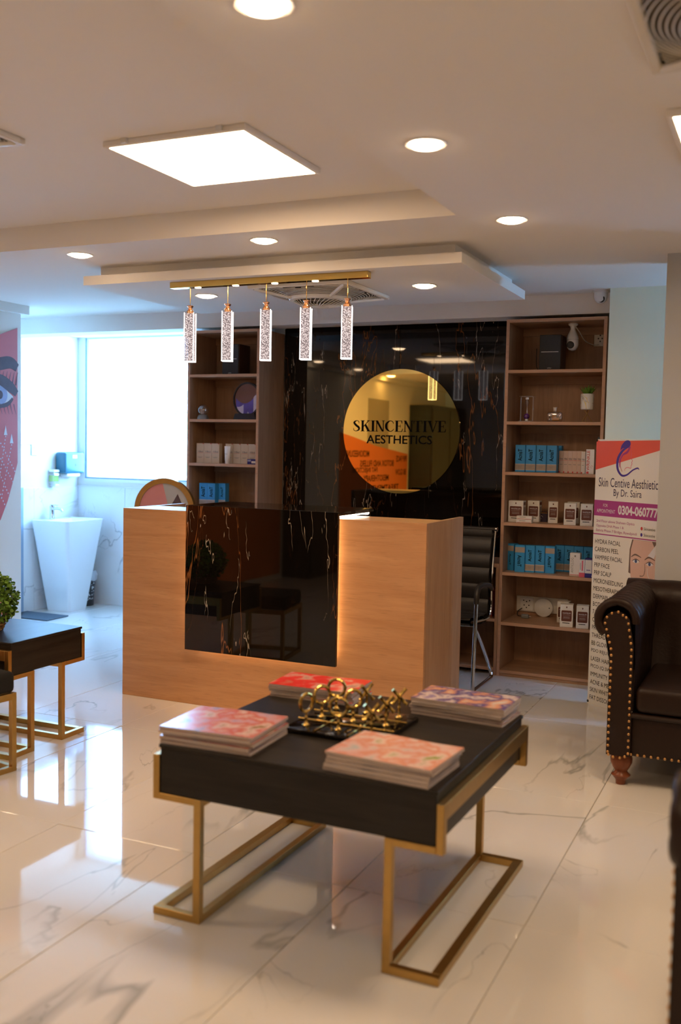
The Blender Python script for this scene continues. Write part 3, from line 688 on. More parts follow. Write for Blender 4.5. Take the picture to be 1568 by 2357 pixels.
# second shelf right: timer, perfume, pot
t = thing('liquid_timer', 'clear acrylic timer with a violet bulb on a wooden shelf', 'timer', (-1.555, 6.30, ST[1]))
bx('base', 'thin_acrylic', -.045, .045, -.03, .03, 0, .006, t); bx('top', 'thin_acrylic', -.045, .045, -.03, .03, .157, .163, t)
for q in (-.042, .036): bx('post', 'thin_acrylic', q, q+.006, -.004, .004, .006, .157, t)
MB().lathe([(.004, .008), (.010, .012), (.010, .018), (.020, .028), (.021, .036), (.014, .046), (.004, .054), (.004, .10), (.012, .112), (.016, .124), (.010, .136), (.008, .156)], 20).build('tube', 'thin_acrylic', t, True)
MB().sphere(.0185, (0, 0, .034)).build('liquid', 'violet_liquid', t, True)
for z in (.006, .142): MB().lathe([(0, z), (.010, z), (.010, z+.012), (0, z+.012)], 16).build('stopper', 'white_plastic', t, True)
t = thing('perfume_bottle', 'rounded clear perfume bottle with cream stopper and amber liquid', 'bottle', (-1.375, 6.30, ST[1]))
m = MB(); m.box(-.049, .049, -.016, .016, 0, .064, .014, 3); m.build('bottle', 'thin_acrylic', t, True)
m = MB(); m.box(-.018, .030, -.010, .010, .008, .026, .006, 2); m.sphere(.016, (-.004, 0, .030), (1, .6, 1)); m.build('liquid', 'orange_soda', t, True)
bx('neck', 'thin_acrylic', -.009, .009, -.009, .009, .064, .070, t); MB().lathe([(0, .070), (.011, .070), (.011, .084), (.012, .086), (.012, .092), (0, .092)], 20).build('stopper', 'paper_cream', t, True)
t = thing('potted_succulent', 'small green plant in a white marbled pot on a wire tripod', 'plant', (-1.178, 6.31, ST[1]))
def pot_mat():
    m, nt, b = newmat('pot_marbled'); mp = mapping(nt, (1, 1, .6)); v = mp.outputs[0]
    c1 = mixc(nt, mul(nt, ridge(nt, v, 22, .03, 3, 1), mask(nt, v, 20, .48, .56, 4)), (.80, .76, .70), (.10, .08, .04)); c1 = mixc(nt, mul(nt, ridge(nt, v, 16, .03, 2, 1), mask(nt, v, 14, .5, .56, 8)), c1, (.70, .52, .10))
    lk(nt, c1, b.inputs['Base Color']); b.inputs['Roughness'].default_value = .3
pot_mat()
MB().lathe([(0, .078), (.036, .078), (.040, .082), (.041, .172), (.038, .176), (.036, .170), (.036, .165), (0, .165)], 28).build('pot', 'pot_marbled', t, True)
for k in range(3):
    a = 2*PI*k/3+PI/2; a2 = a+.5
    MB().tube([(.041*math.cos(a), .041*math.sin(a), .12), (.014*math.cos(a), .014*math.sin(a), .072), (.036*math.cos(a+PI), .036*math.sin(a+PI), .0015)], .0019, 5).build('stand_leg', 'brass', t)
m = MB(); r_ = random.Random(5)
for k in range(46):
    a = r_.uniform(0, 2*PI); lean = r_.uniform(.1, .9); L = r_.uniform(.045, .072); b0 = Vector((.016*math.cos(a)*lean, .016*math.sin(a)*lean, .163))
    d_ = Vector((math.cos(a)*lean*.8, math.sin(a)*lean*.8, 1)).normalized(); s_ = Vector((-math.sin(a), math.cos(a), 0))*.009
    p1 = b0+d_*L*.6; p2 = b0+d_*L+Vector((math.cos(a), math.sin(a), 0))*.006
    m.poly([b0, p1+s_, p2, p1-s_])
g = m.build('leaves', 'plant_green', t); g['kind'] = 'stuff'
# left unit
t = thing('snow_globe', 'small glass snow globe on a grey base on the shelf', 'ornament', (-3.975, 6.30, ST[1]))
MB().lathe([(0, 0), (.042, 0), (.044, .008), (.036, .026), (.030, .034), (0, .034)], 24).build('base', 'grey_plastic', t, True)
MB().sphere(.043, (0, 0, .068)).build('globe', 'thin_acrylic', t, True); bx('figure', 'paper_grey', -.016, .016, -.008, .008, .034, .074, t, .004); MB().lathe([(.0365, .012), (.040, .012), (.037, .022), (.034, .022)], 24, cap=False).build('band', 'carton_indigo', t, True)
t = thing('sand_picture', 'round black-framed moving sand picture with violet sand', 'ornament', (-3.640, 6.37, ST[1]), math.radians(-8))
MB().poly([(-.105, -.035, 0), (.105, -.035, 0), (.088, -.035, .046), (-.088, -.035, .046)], .07, (0, 1, 0)).build('stand', 'black_plastic', t)
MR = Matrix.Translation((0, 0, .150)) @ Matrix.Rotation(PI/2, 4, 'X')
MB().lathe([(.112, -.012), (.124, -.012), (.124, .012), (.112, .012), (.112, -.012)], 48, M=MR, cap=False).build('ring', 'black_plastic', t, True)
MB().lathe([(0, -.008), (.112, -.008), (.112, .006), (0, .006)], 48, M=MR).build('glass_disc', 'sand_smoke', t)
def sandshape(top, name, mat, y):
    pts = [(x/100, top(x/100)) for x in range(-11, 12) if x*x < 121 and top(x/100) > -math.sqrt(max(0, .0123-x*x/1e4))]
    low = [(x, -math.sqrt(max(0, .0123-x*x))) for x, _ in reversed(pts)]
    return flat(name, [(x, z+.150) for x, z in pts+low], mat, t, y)
sandshape(lambda x: 6*(x+.02)**2-.030, 'violet_sand', 'sand_violet', -.0070)
sandshape(lambda x: 9*(x+.075)**2-.055 if x < -.02 else -.2, 'white_sand', 'sand_white', -.0074)
sandshape(lambda x: .03-30*(x-.085)**2 if x > .05 else -.2, 'white_sand', 'sand_white', -.0074); sandshape(lambda x: -.085-2*abs(x-.012), 'white_sand', 'sand_white', -.0076)
def cream_box(x0, w, yf, label, group, h=.146):
    t = carton(label, x0, x0+w, yf, ST[2], h, .045, 'paper_cream', group); y = -.0231; a = w/2
    text('V-Block', -a+.012, a-.006, h*.54, h*.63, 'ink_navy', t, y); rect('print_line', -a+.008, a-.008, h*.51, h*.52, 'ink_red', t, y); rect('print_line', -a+.010, a-.012, h*.30, h*.315, 'ink_grey', t, y); rect('print_line', -a+.018, a-.020, h*.27, h*.285, 'ink_grey', t, y)
    flat('red_corner', [(a-.012, h), (a, h), (a-.006, h-.008)], 'ink_red', t, y); return t
for k in range(3): cream_box(-4.035+.066*k, .065, 6.31, ('first', 'second', 'third', 'fourth', 'fifth')[k]+' cream carton from the window side, in the block of three', 'three cream cartons')
for k in range(4): cream_box(-3.815+.0645*k, .0635, 6.36, ('first', 'second', 'third', 'fourth', 'fifth')[k]+' cream carton from the window side, in the block of four behind the tube', 'four cream cartons')
t = thing('cream_tube', 'white cream tube standing on its cap before cream cartons', 'tube', (-3.762, 6.30, ST[2]))
MB().lathe([(0, 0), (.017, 0), (.017, .024), (0, .024)], 20).build('cap', 'print_white', t, True)
MB().grid(lambda i, j: Vector(((.019+.008*(j/8))*math.cos(2*PI*i/20), (.019*(1-j/8)+.001)*math.sin(2*PI*i/20), .024+.100*j/8)), 20, 9, True).build('body', 'print_white', t, True)
rect('crimp', -.027, .027, .120, .128, 'print_white', t, 0); text('V-Block', -.013, .013, .068, .075, 'ink_grey', t, -.0205)
t = carton('small blue and white carton lying flat beside the cream cartons', -3.590, -3.512, 6.29, ST[2], .038, .05, 'carton_indigo'); rect('white_panel', -.004, .036, .008, .024, 'print_white', t, -.0256); rect('white_panel', -.036, -.008, .020, .034, 'poster_iris', t, -.0256)
LB3 = ' tall blue carton from the window side, in the group of three behind the desk'
for k, (x0, w, yf) in enumerate(((-4.020, .070, 6.33), (-3.949, .066, 6.33), (-3.882, .058, 6.38))): blue_box(x0, w, yf, ST[3], ('first', 'second', 'third', 'fourth', 'fifth')[k]+LB3, 'three blue cartons')
t = carton('flat cream carton lying beside the violet vial', -3.640, -3.540, 6.32, ST[3], .018, .05, 'paper_cream'); rect('print_line', -.045, .0, .006, .012, 'paper_grey', t, -.0256)
t = thing('vial', 'small violet bottle with a white label standing behind a flat cream carton', 'bottle', (-3.535, 6.42, ST[3])); MB().lathe([(0, 0), (.014, 0), (.014, .07), (.008, .078), (.008, .09), (0, .09)], 18).build('bottle', 'carton_indigo', t, True); MB().lathe([(.0145, .02), (.0145, .05)], 18, cap=False).build('label_band', 'print_white', t)
t = tag(MB().tube(catmull([(-4.085, 6.28, 1.69), (-4.15, 6.27, 1.705), (-4.19, 6.27, 1.700), (-4.195, 6.27, 1.685), (-4.182, 6.27, 1.677)], 6), .0022, 6).build('wire_hook', 'black_plastic'), 'thin dark curled wire fixed to the side of the shelf unit', 'hook')
MB().tube([(-4.115+.012*math.cos(k*.45), 6.27, 1.685+.014*math.sin(k*.45)) for k in range(14)], .0018, 6).build('curl', 'black_plastic', t)

# ================================================================== DESK CHAIR
dc = thing('desk_chair', 'black ribbed leather office chair on chrome sled tubes behind the desk', 'chair', (-1.95, 5.95, 0))
prof = catmull([(-.245, .430), (-.10, .415), (.08, .405), (.145, .425), (.165, .50), (.160, .60), (.175, .75), (.215, .950)], 8)
def chair_face(par):
    m = MB(); N = len(prof); cum = [0]
    for a, b in zip(prof, prof[1:]): cum.append(cum[-1]+math.dist(a, b))
    nu, nv = 9, 120
    def at(s):
        for i in range(N-1):
            if cum[i+1] >= s or i == N-2:
                t_ = (s-cum[i])/(cum[i+1]-cum[i]); a, b = prof[i], prof[i+1]; dx, dz = b[0]-a[0], b[1]-a[1]; l = math.hypot(dx, dz)
                return a[0]+dx*t_, a[1]+dz*t_, -dz/l, dx/l
    for side in (1, -1):
        def f(i, j):
            s = cum[-1]*j/(nv-1); y, z, ny, nz = at(s); ph = (s % .098)/.098
            puff = .010+.016*(max(0, math.sin(PI*ph))**.35)
            x = -.235+.47*i/(nu-1); return Vector((x, y+side*ny*puff, z+side*nz*puff))
        m.grid(f, nu, nv)
    bmesh.ops.remove_doubles(m.bm, verts=m.bm.verts, dist=.001)
    return m.build('padding', 'leather_black', par, True)
chair_face(dc)
for s_ in (-1, 1):
    x = s_*.25
    MB().tube([(x, p[0], p[1]) for p in prof], .009, 8).build('seat_rail', 'chrome', dc, True)
    MB().tube(catmull([(x*1.0, .16, .585), (x*1.06, .05, .620), (x*1.08, -.10, .640), (x*1.08, -.19, .635), (x*1.08, -.225, .600), (x*1.08, -.235, .54)], 6), .017, 10).build('armrest', 'leather_black', dc, True)
    MB().tube(catmull([(x*1.08, -.232, .55), (x*1.08, -.25, .30), (x*1.08, -.265, .05), (x*1.08, -.255, .016), (x*1.06, -.20, .012), (x*1.04, .10, .012), (x*1.04, .175, .014), (x*1.02, .195, .035), (x, .18, .07), (x*.96, .02, .25), (x*.92, -.12, .385)], 6), .0125, 10).build('sled_tube', 'chrome', dc, True)
    MB().box(x*1.08-.014, x*1.08+.014, -.275, -.235, 0, .012, .003).build('glide', 'grey_plastic', dc)
MB().tube([(-.25, .217, .958), (.25, .217, .958)], .014, 10).build('top_roll', 'leather_black', dc, True)
for s_ in (-1, 1): MB().lathe([(0, 0), (.015, 0), (.015, .012), (0, .014)], 14, M=Matrix.Translation((s_*.25, .217, .958)) @ Matrix.Rotation(s_*PI/2, 4, 'Y')).build('end_cap', 'chrome', dc, True)
MB().tube([(-.24, -.12, .388), (.24, -.12, .388)], .010, 8).build('cross_tube', 'chrome', dc, True)
# round-backed chair by the window
rc = thing('round_back_chair', 'chair with a round gold-framed back patterned in pink, grey and dark triangles', 'chair', (-3.93, 5.62, 0), math.radians(12))
MRc = Matrix.Translation((0, .20, 1.00)) @ Matrix.Rotation(PI/2, 4, 'X')
MB().lathe([(.185, -.02), (.222, -.02), (.222, .02), (.185, .02), (.185, -.02)], 64, M=MRc, cap=False).build('back_ring', 'rose_gold_dull' if 'rose_gold_dull' in MAT else 'brass', rc, True)
MB().lathe([(0, -.012), (.186, -.012), (.186, .012), (0, .012)], 64, M=MRc).build('back_pad', 'pad_grey', rc)
R_ = .184
flat('pink_patch', [(-.01, 1.0-.18), (.022, 1.05), (-.012, 1.0+.180)] + [(R_*math.cos(a), 1.0+R_*math.sin(a)) for a in [math.radians(95+k*8) for k in range(22)]], 'pad_pink', rc, .1875)
flat('dark_patch', [(.03, 1.0), (.150, 1.0), (.098, 1.115)], 'pad_dark', rc, .1870)
MB().box(-.16, .16, -.10, .20, .43, .50, .025, 3).build('seat', 'pad_grey', rc, True)
for sx in (-1, 1):
    MB().tube([(sx*.13, -.07, .44), (sx*.14, -.08, 0)], .011, 8).build('leg', 'brass', rc, True)
    MB().tube([(sx*.12, .20, .83), (sx*.13, .20, .45), (sx*.14, .22, 0)], .011, 8).build('leg', 'brass', rc, True)

# ================================================================== TABLES
def brass_table(name, label, cat, W, Dp, loc, rz):
    """black block top held by two brass Z brackets on sled feet; local front faces -Y"""
    t = thing(name, label, cat, loc, rz); h = W/2; f = Dp/2; b = .024
    tp = bx('top', 'table_black', -h+.020, h-.020, -f+.004, f-.004, .386, .536, t, .002)
    bx('top_board', 'table_black', -h+.016, h-.016, -f, f, .528, .540, t, .002)
    for s_ in (-1, 1):
        br = None
        for y0 in (-f, f-b):
            m = MB()
            def B(x0, x1, z0, z1): m.box(min(s_*x0, s_*x1), max(s_*x0, s_*x1), y0, y0+b, z0, z1, .0012)
            B(h-.018, h+.004, .366, .506); B(h-.145, h-.018, .366, .386); B(h-.145-b, h-.145, 0, .386); B(h-.145, h, 0, .024)
            m.build('leg', 'brass', t)
        for x0, x1, z0, z1, n in ((h-.018, h+.004, .458, .506, 'side_bar'), (h-.145-b, h-.145, .362, .386, 'under_bar'), (h-.145-b, h-.145, 0, .024, 'foot_bar'), (h-.030, h, 0, .024, 'foot_bar')):
            MB().box(min(s_*x0, s_*x1), max(s_*x0, s_*x1), -f+b, f-b, z0, z1, .0012).build(n, 'brass', t)
    return t
brass_table('coffee_table', 'large square black coffee table on brass sled legs with magazines', 'coffee table', .940, .885, (-1.275, 2.953, 0), math.radians(-.8))
brass_table('side_table', 'small black side table on brass sled legs under a round plant', 'side table', .530, .560, (-3.48, 3.722, 0), math.radians(90))
# stool
st = thing('stool', 'black cushioned stool on a brass frame beside the side table', 'stool', (-3.305, 3.20, 0), math.radians(-9))
MB().box(-.20, .20, -.20, .20, .352, .447, .022, 3).build('seat', 'velvet_black', st, True)
for sx in (-1, 1):
    for sy in (-1, 1): MB().box(sx*.19-.012, sx*.19+.012, sy*.19-.012, sy*.19+.012, 0, .352, .001).build('leg', 'brass', st)
    MB().box(sx*.19-.012, sx*.19+.012, -.178, .178, 0, .024, .001).build('foot_bar', 'brass', st); MB().box(sx*.19-.012, sx*.19+.012, -.178, .178, .322, .351, .001).build('seat_bar', 'brass', st)
    MB().box(-.178, .178, sx*.19-.012, sx*.19+.012, 0, .024, .001).build('foot_bar', 'brass', st); MB().box(-.178, .178, sx*.19-.012, sx*.19+.012, .322, .351, .001).build('seat_bar', 'brass', st)
# topiary plant in a basket
tp = thing('basket_plant', 'round green artificial shrub with pink blossoms in a woven basket', 'plant', (-3.515, 3.66, .540))
m = MB()
for k in range(5):
    z = .008+.0125*k; r = .060+.012*math.sin(k*.7)
    m.tube([((r+.0045*math.sin(a*11+k*PI))*math.cos(a), (r+.0045*math.sin(a*11+k*PI))*math.sin(a), z) for a in [2*PI*q/66 for q in range(66)]], .0068, 6, True)
m.lathe([(0, .002), (.058, .002), (.066, .06), (0, .06)], 20); m.build('basket', 'wicker', tp, True)
def leafball(n, R0, cz, sz, seed, mat, name, big=1.0, par=tp):
    m = MB(); r_ = random.Random(seed)
    for k in range(n):
        u = r_.uniform(-1, 1); a = r_.uniform(0, 2*PI); q = math.sqrt(1-u*u); nrm = Vector((q*math.cos(a), q*math.sin(a), u))
        R = R0*r_.uniform(.80, 1.04)*(1+.09*noise.noise(nrm*2.6)); p = Vector((nrm.x*R, nrm.y*R, nrm.z*R*1.0+cz))
        if p.z < .035: continue
        t1 = nrm.cross(Vector((r_.uniform(-1, 1), r_.uniform(-1, 1), r_.uniform(-1, 1)))).normalized()
        d_ = (nrm*r_.uniform(.2, 1)+t1*.8).normalized(); s_ = d_.cross(nrm).normalized(); L = sz*r_.uniform(.7, 1.2)*big
        m.poly([p, p+d_*L*.5+s_*L*.36, p+d_*L*.86+s_*L*.26+nrm*L*.1, p+d_*L+nrm*L*.16, p+d_*L*.86-s_*L*.26+nrm*L*.1, p+d_*L*.5-s_*L*.36])
    g = m.build(name, mat, par); g['kind'] = 'stuff'; return g
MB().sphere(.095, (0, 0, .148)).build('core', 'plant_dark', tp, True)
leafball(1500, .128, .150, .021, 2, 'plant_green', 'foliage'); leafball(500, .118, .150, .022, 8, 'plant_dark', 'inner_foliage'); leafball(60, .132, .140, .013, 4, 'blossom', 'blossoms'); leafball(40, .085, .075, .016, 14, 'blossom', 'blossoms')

# ================================================================== MAGAZINES AND GAME
def magcover(name, cols):
    m, nt, b = newmat(name); mp = mapping(nt, (1, 1, 1)); n = nd(nt, 'ShaderNodeTexNoise'); n.inputs['Scale'].default_value = 12; n.inputs['Detail'].default_value = 4; n.inputs['Distortion'].default_value = .15
    lk(nt, mp.outputs[0], n.inputs['Vector']); r = nd(nt, 'ShaderNodeValToRGB'); r.color_ramp.interpolation = 'LINEAR'
    e = r.color_ramp.elements; e[0].position = .30; e[0].color = (*cols[0], 1); e[1].position = .72; e[1].color = (*cols[-1], 1)
    for k, c_ in enumerate(cols[1:-1]): q = e.new(.30+.42*(k+1)/(len(cols)-1)); q.color = (*c_, 1)
    lk(nt, n.outputs['Fac'], r.inputs[0]); lk(nt, r.outputs[0], b.inputs['Base Color']); b.inputs['Roughness'].default_value = .22
magcover('cover_pinkblue', [(.22, .30, .62), (.62, .36, .40), (.60, .16, .13), (.70, .50, .45), (.32, .20, .10)])
magcover('cover_blush', [(.42, .50, .55), (.72, .48, .46), (.70, .30, .22), (.74, .55, .52), (.30, .36, .12)])
magcover('cover_violet', [(.16, .12, .38), (.66, .54, .52), (.10, .08, .26), (.66, .32, .20), (.62, .55, .50)])
magcover('cover_red', [(.62, .20, .14), (.75, .045, .035), (.78, .06, .05), (.70, .35, .28), (.40, .25, .20)])
magcover('cover_plain1', [(.55, .45, .42), (.30, .20, .22), (.68, .58, .52)]); magcover('cover_plain2', [(.20, .22, .26), (.65, .55, .50), (.35, .30, .32)])
m, nt, b = newmat('page_edges'); wv = nd(nt, 'ShaderNodeTexWave', bands_direction='Z'); wv.inputs['Scale'].default_value = 260; wv.inputs['Distortion'].default_value = .4; tc = nd(nt, 'ShaderNodeTexCoord'); lk(nt, tc.outputs['Object'], wv.inputs['Vector'])
lk(nt, mixc(nt, wv.outputs['Fac'], (.62, .52, .46), (.40, .33, .30)), b.inputs['Base Color']); b.inputs['Roughness'].default_value = .8
def stack(cx, cy_, w, d, n, base, label_top, label_rest, group, cover, seed, z0=.5405, th=.0105):
    r_ = random.Random(seed); z = z0
    for k in range(n):
        h = th*r_.uniform(.75, 1.2); top = k == n-1; ww = w*(1 if top else r_.uniform(.955, 1.0))/2; dd = d*(1 if top else r_.uniform(.955, 1.0))/2
        t = thing('magazine', label_top if top else ('bottom', 'second lowest', 'middle', 'second highest')[k]+' '+label_rest, 'magazine', (cx+r_.uniform(-.004, .004), cy_+r_.uniform(-.004, .004), z), math.radians(base+r_.uniform(-2.2, 2.2)), group)
        def lift(u, v): return .004*math.sin(u*3.1+k)*v*v if top else 0
        m = MB(); m.box(-ww, ww, -dd, dd, .0008, h-.0008); m.build('pages', 'page_edges', t)
        cv = cover if top else r_.choice(['cover_plain1', 'cover_plain2', cover])
        bx('back_cover', 'cover_plain2', -ww-.001, ww+.001, -dd-.001, dd+.001, 0, .0008, t)
        m = MB(); nu, nv = 9, 5
        m.grid(lambda i, j: Vector((-ww-.001+(2*ww+.002)*i/(nu-1), -dd-.001+(2*dd+.002)*j/(nv-1), h-.0004+(.0025*(.5+.5*math.sin(i*.9+seed))*(j/(nv-1)) if top else 0))), nu, nv); m.build('front_cover', cv, t, True)
        bx('spine', cv, -ww-.0014, -ww-.0002, -dd, dd, .0004, h-.0004, t)
        z += h+.0006
stack(-1.585, 2.662, .315, .262, 5, 2, 'glossy pink and blue magazine topping the stack beside the game board', 'magazine of the stack under the pink and blue cover', 'magazines under the pink and blue cover', 'cover_pinkblue', 11)
stack(-1.010, 2.642, .328, .240, 5, -3, 'glossy blush magazine with a coral figure topping its stack', 'magazine of the stack under the blush cover', 'magazines under the blush cover', 'cover_blush', 12)
stack(-1.000, 3.308, .335, .195, 5, -3, 'glossy magazine with a violet and orange cover topping its stack', 'magazine of the stack under the violet and orange cover', 'magazines under the violet and orange cover', 'cover_violet', 13)
stack(-1.560, 3.308, .330, .205, 5, 3, 'glossy magazine with a bright red cover topping its stack', 'magazine of the stack under the bright red cover', 'magazines under the bright red cover', 'cover_red', 14)
gb = thing('game_board', 'black glossy tic-tac-toe board with a gold bamboo grid', 'board game', (-1.285, 2.975, .5405), math.radians(-.8))
plain('lacquer', (.004, .003, .003), .06, 0, .05); plain('gold_cast', (.62, .42, .12), .22, 1, .12, 60)
MB().box(-.170, .170, -.170, .170, 0, .016, .004, 2).build('tray', 'lacquer', gb, True)
def bamboo(m, a, b, r, seg=8, knots=4):
    a, b = Vector(a), Vector(b); pts = []; rad = []
    for k in range(knots):
        for f, q in ((0.02, 1.0), (.12, .9), (.88, .9), (.98, 1.0)): pts.append(a.lerp(b, (k+f)/knots)); rad.append(r*(1.18 if f in (.02, .98) else .88))
    m.tube(pts, r, seg, rad=rad)
for q in (-.058, .058):
    m = MB(); bamboo(m, (q, -.172, .0195), (q, .172, .0195), .0034, knots=5); m.build('grid_bar', 'gold_cast', gb, True)
    m = MB(); bamboo(m, (-.172, q, .0197), (.172, q, .0197), .0030, knots=5); m.build('grid_bar', 'gold_cast', gb, True)
def piece_stem(t, h):
    m = MB(); m.lathe([(0, 0), (.013, 0), (.013, .004), (.0075, .007), (.006, .010)], 14); m.build('foot', 'gold_cast', t, True)
    m = MB(); bamboo(m, (0, 0, .008), (0, 0, h), .0052, knots=2); m.build('stem', 'gold_cast', t, True)
def o_piece(x, y, rz, l):
    t = thing('game_piece', 'gold bamboo ring game piece '+l, 'game piece', (x, y, .5568), rz, 'gold ring game pieces'); piece_stem(t, .046)
    pts, rad = [], []
    for k in range(40): a = 2*PI*k/40; pts.append((.029*math.cos(a), 0, .075+.029*math.sin(a))); rad.append(.0066 if k % 5 == 0 else .0053)
    MB().tube(pts, .005, 8, True, rad=rad).build('ring', 'gold_cast', t, True)
def x_piece(x, y, rz, l):
    t = thing('game_piece', 'gold bamboo cross game piece '+l, 'game piece', (x, y, .5568), rz, 'gold cross game pieces'); piece_stem(t, .062)
    for s_ in (-1, 1): m = MB(); bamboo(m, (-.025, s_*.004, .072-s_*.026), (.025, s_*.004, .072+s_*.026), .0066, knots=2); m.build('bar', 'gold_cast', t, True)
for x, y, a, l in ((-1.40, 2.86, 72, 'at the board corner by the pink and blue magazine'), (-1.398, 2.975, 52, 'between the corner rings of its row'), (-1.397, 3.090, 18, 'at the board corner by the red magazine'), (-1.285, 2.86, 22, 'between the front corner ring and the front corner cross'), (-1.284, 2.977, 44, 'on the centre square of the board')): o_piece(x, y, math.radians(a), l)
for x, y, a, l in ((-1.285, 3.092, 58, 'between the corner pieces by the red and violet magazines'), (-1.170, 2.86, 35, 'at the board corner by the blush magazine'), (-1.167, 2.977, 40, 'between the corner crosses of its row'), (-1.165, 3.089, 38, 'at the board corner by the violet magazine')): x_piece(x, y, math.radians(a), l)

# ================================================================== LEATHER SOFAS
def chesterfield(label, W, loc, rz):
    """rolled arms and back, nailed arm fronts, turned feet; local front faces -Y, origin at front left foot line"""
    t = thing('leather_sofa', label, 'sofa', loc, rz); Dp = .80; h = W/2
    def arm_prof(s_):      # outer-to-inner outline of an arm, x from the arm's centre, s_=-1 left arm
        o = [(-.028, .14), (-.028, .30), (-.028, .55)]
        c0 = (.0, .735); R = .090
        o += [(c0[0]+R*math.cos(math.radians(a)), c0[1]+R*math.sin(math.radians(a))) for a in range(232, -20, -12)]
        o += [(.082, .55), (.080, .30), (.080, .14)]
        return [(-s_*x, z) for x, z in o]
    for s_ in (-1, 1):
        ax = s_*(h-.092); pr_ = arm_prof(s_); n = len(pr_); m = MB(); NY = 60
        def f(i, j):
            x, z = pr_[i]; v = j/(NY-1); y = .012+v*(Dp-.05)
            roll = max(0, min(1, (z-.60)/.10)); ridge_ = .013*roll*(abs(math.sin(v*Dp*PI/.085+.35*math.sin(i*.5)))**.7-.7)
            dx, dz = x, z-.735; l = math.hypot(dx, dz) or 1
            front = -.010*max(0, 1-v*16)
            return Vector((ax+x+dx/l*(ridge_+front*roll), y, z+dz/l*(ridge_+front*roll)))
        m.grid(f, n, NY); m.build('arm', 'leather_brown', t, True)
        # pleated roll round the front and the flat nailed front panel
        m = MB(); m.tube([(ax+x*.90, .010, .735+(z-.735)*.90) for x, z in pr_[3:-3]], .020, 10, rad=[.020*(1-.12*(k % 4 == 0)) for k in range(len(pr_)-6)]); m.build('arm_welt', 'leather_brown', t, True)
        fp = []
        cz = .720
        for a in range(205, -20, -15): fp.append((.058*math.cos(math.radians(a)), cz+.052*math.sin(math.radians(a))))
        fp = [(-.026, .14), (-.026, .60)] + fp + [(.074, .62), (.076, .14)]; fp = [(-s_*x, z) for x, z in fp]
        m = MB(); m.poly([(ax+x, .0, z) for x, z in fp], .02, (0, 1, 0)); m.build('front_panel', 'leather_brown', t)
        m = MB(); path = [Vector((x, 0, z)) for x, z in fp]; path.append(path[0]); acc = .012
        ctr = Vector((-s_*.02, 0, .5))
        for a, b in zip(path, path[1:]):
            L = (b-a).length; dirv = (b-a).normalized(); q = acc
            while q < L:
                p = a+dirv*q; inn = Vector((ctr.x-p.x, 0, 0)); inn = inn.normalized()*.008 if abs(inn.x) > .02 else Vector((0, 0, -.008))
                m.sphere(.0064, (ax+p.x+inn.x, -.001, p.z+inn.z), (1, .6, 1), 8, 6); q += .0285
            acc = q-L
        g = m.build('nailheads', 'nail_brass', t, True); g['kind'] = 'stuff'
    # back
    m = MB(); NX = 80
    bp = [(Dp, .14), (Dp, .55)] + [(Dp-.07+.090*math.cos(math.radians(a)), .745+.090*math.sin(math.radians(a))) for a in range(-40, 210, 12)] + [(Dp-.17, .55), (Dp-.20, .40)]
    def fb(i, j):
        y, z = bp[i]; u = j/(NX-1); x = -h+.03+u*(W-.06); q = .010*(abs(math.sin(x*PI/.16+(z > .62)*1.57))-.5) if z > .35 and y < Dp else 0
        return Vector((x, y-q, z+q*.5))
    m.grid(fb, len(bp), NX); m.build('backrest', 'leather_brown', t, True)
    MB().box(-h+.16, h-.16, .015, Dp-.02, .14, .330, .012, 2).build('front_rail', 'leather_brown', t, True)
    MB().tube([(-h+.165, .012, .322), (h-.165, .012, .322)], .012, 8).build('welt', 'leather_brown', t, True)
    nc = 2 if W > 1.3 else 1; cw = (W-.36)/nc
    for k in range(nc): MB().box(-h+.18+k*cw+.003, -h+.18+(k+1)*cw-.003, -.005, Dp-.21, .338, .452, .028, 4).build('seat_cushion', 'leather_brown', t, True)
    m = MB(); x = -h+.17
    while x < h-.16: m.sphere(.0064, (x, .012, .150), (1, .6, 1), 8, 6); x += .0285
    g = m.build('nailheads', 'nail_brass', t, True); g['kind'] = 'stuff'
    for sx in (-1, 1):
        for y in (.06, Dp-.07):
            MB().lathe([(0, 0), (.021, 0), (.022, .018), (.028, .026), (.042, .042), (.030, .052), (.026, .060), (.036, .075), (.047, .100), (.048, .118), (.040, .136), (.040, .142), (0, .142)], 24, c=(sx*(h-.125), y, 0)).build('foot', 'leg_wood', t, True)
    return t
chesterfield('dark brown tufted leather sofa with brass nailheads in front of the grey column', 1.46, (-.023, 4.400, 0), 0)
chesterfield('dark brown leather sofa along the wall opposite the coffee table', 1.90, (-.175, 2.915, 0), math.radians(-90))

# ================================================================== BANNER
bn = thing('banner_stand', 'tall printed vinyl banner listing treatments beside the shelf unit', 'banner', (-1.0272, 5.8312, 0), math.atan2(-.6, .8))
BW, BH = .545, 1.535
m = MB(); NXB, NZB = 15, 40
m.grid(lambda i, j: Vector((BW*i/(NXB-1), .0, BH*j/(NZB-1))), NXB, NZB); m.box(0, BW, .0008, .002, 0, BH); m.build('sheet', 'banner_cream', bn)
flat('orange_corner', [(0, 1.360), (BW, 1.492), (BW, BH-.004), (.03, BH-.010), (0, BH)], 'banner_orange', bn)
rect('magenta_band', 0, BW, 1.098, 1.188, 'ink_magenta', bn); rect('magenta_rule', 0, BW, .990, .996, 'ink_magenta', bn)
text('Skin Centive Aesthietics', .030, .495, 1.266, 1.318, 'ink_navy', bn, bold=0); text('By Dr. Saira', .150, .362, 1.204, 1.256, 'ink_navy', bn, bold=0)
text('FOR', .072, .108, 1.151, 1.169, 'print_white', bn, -.0008, 0); text('APPOINTMENT', .022, .168, 1.117, 1.138, 'print_white', bn, -.0008, 0)
text('0304-0607777', .190, .512, 1.114, 1.168, 'print_white', bn, -.0008, .035)
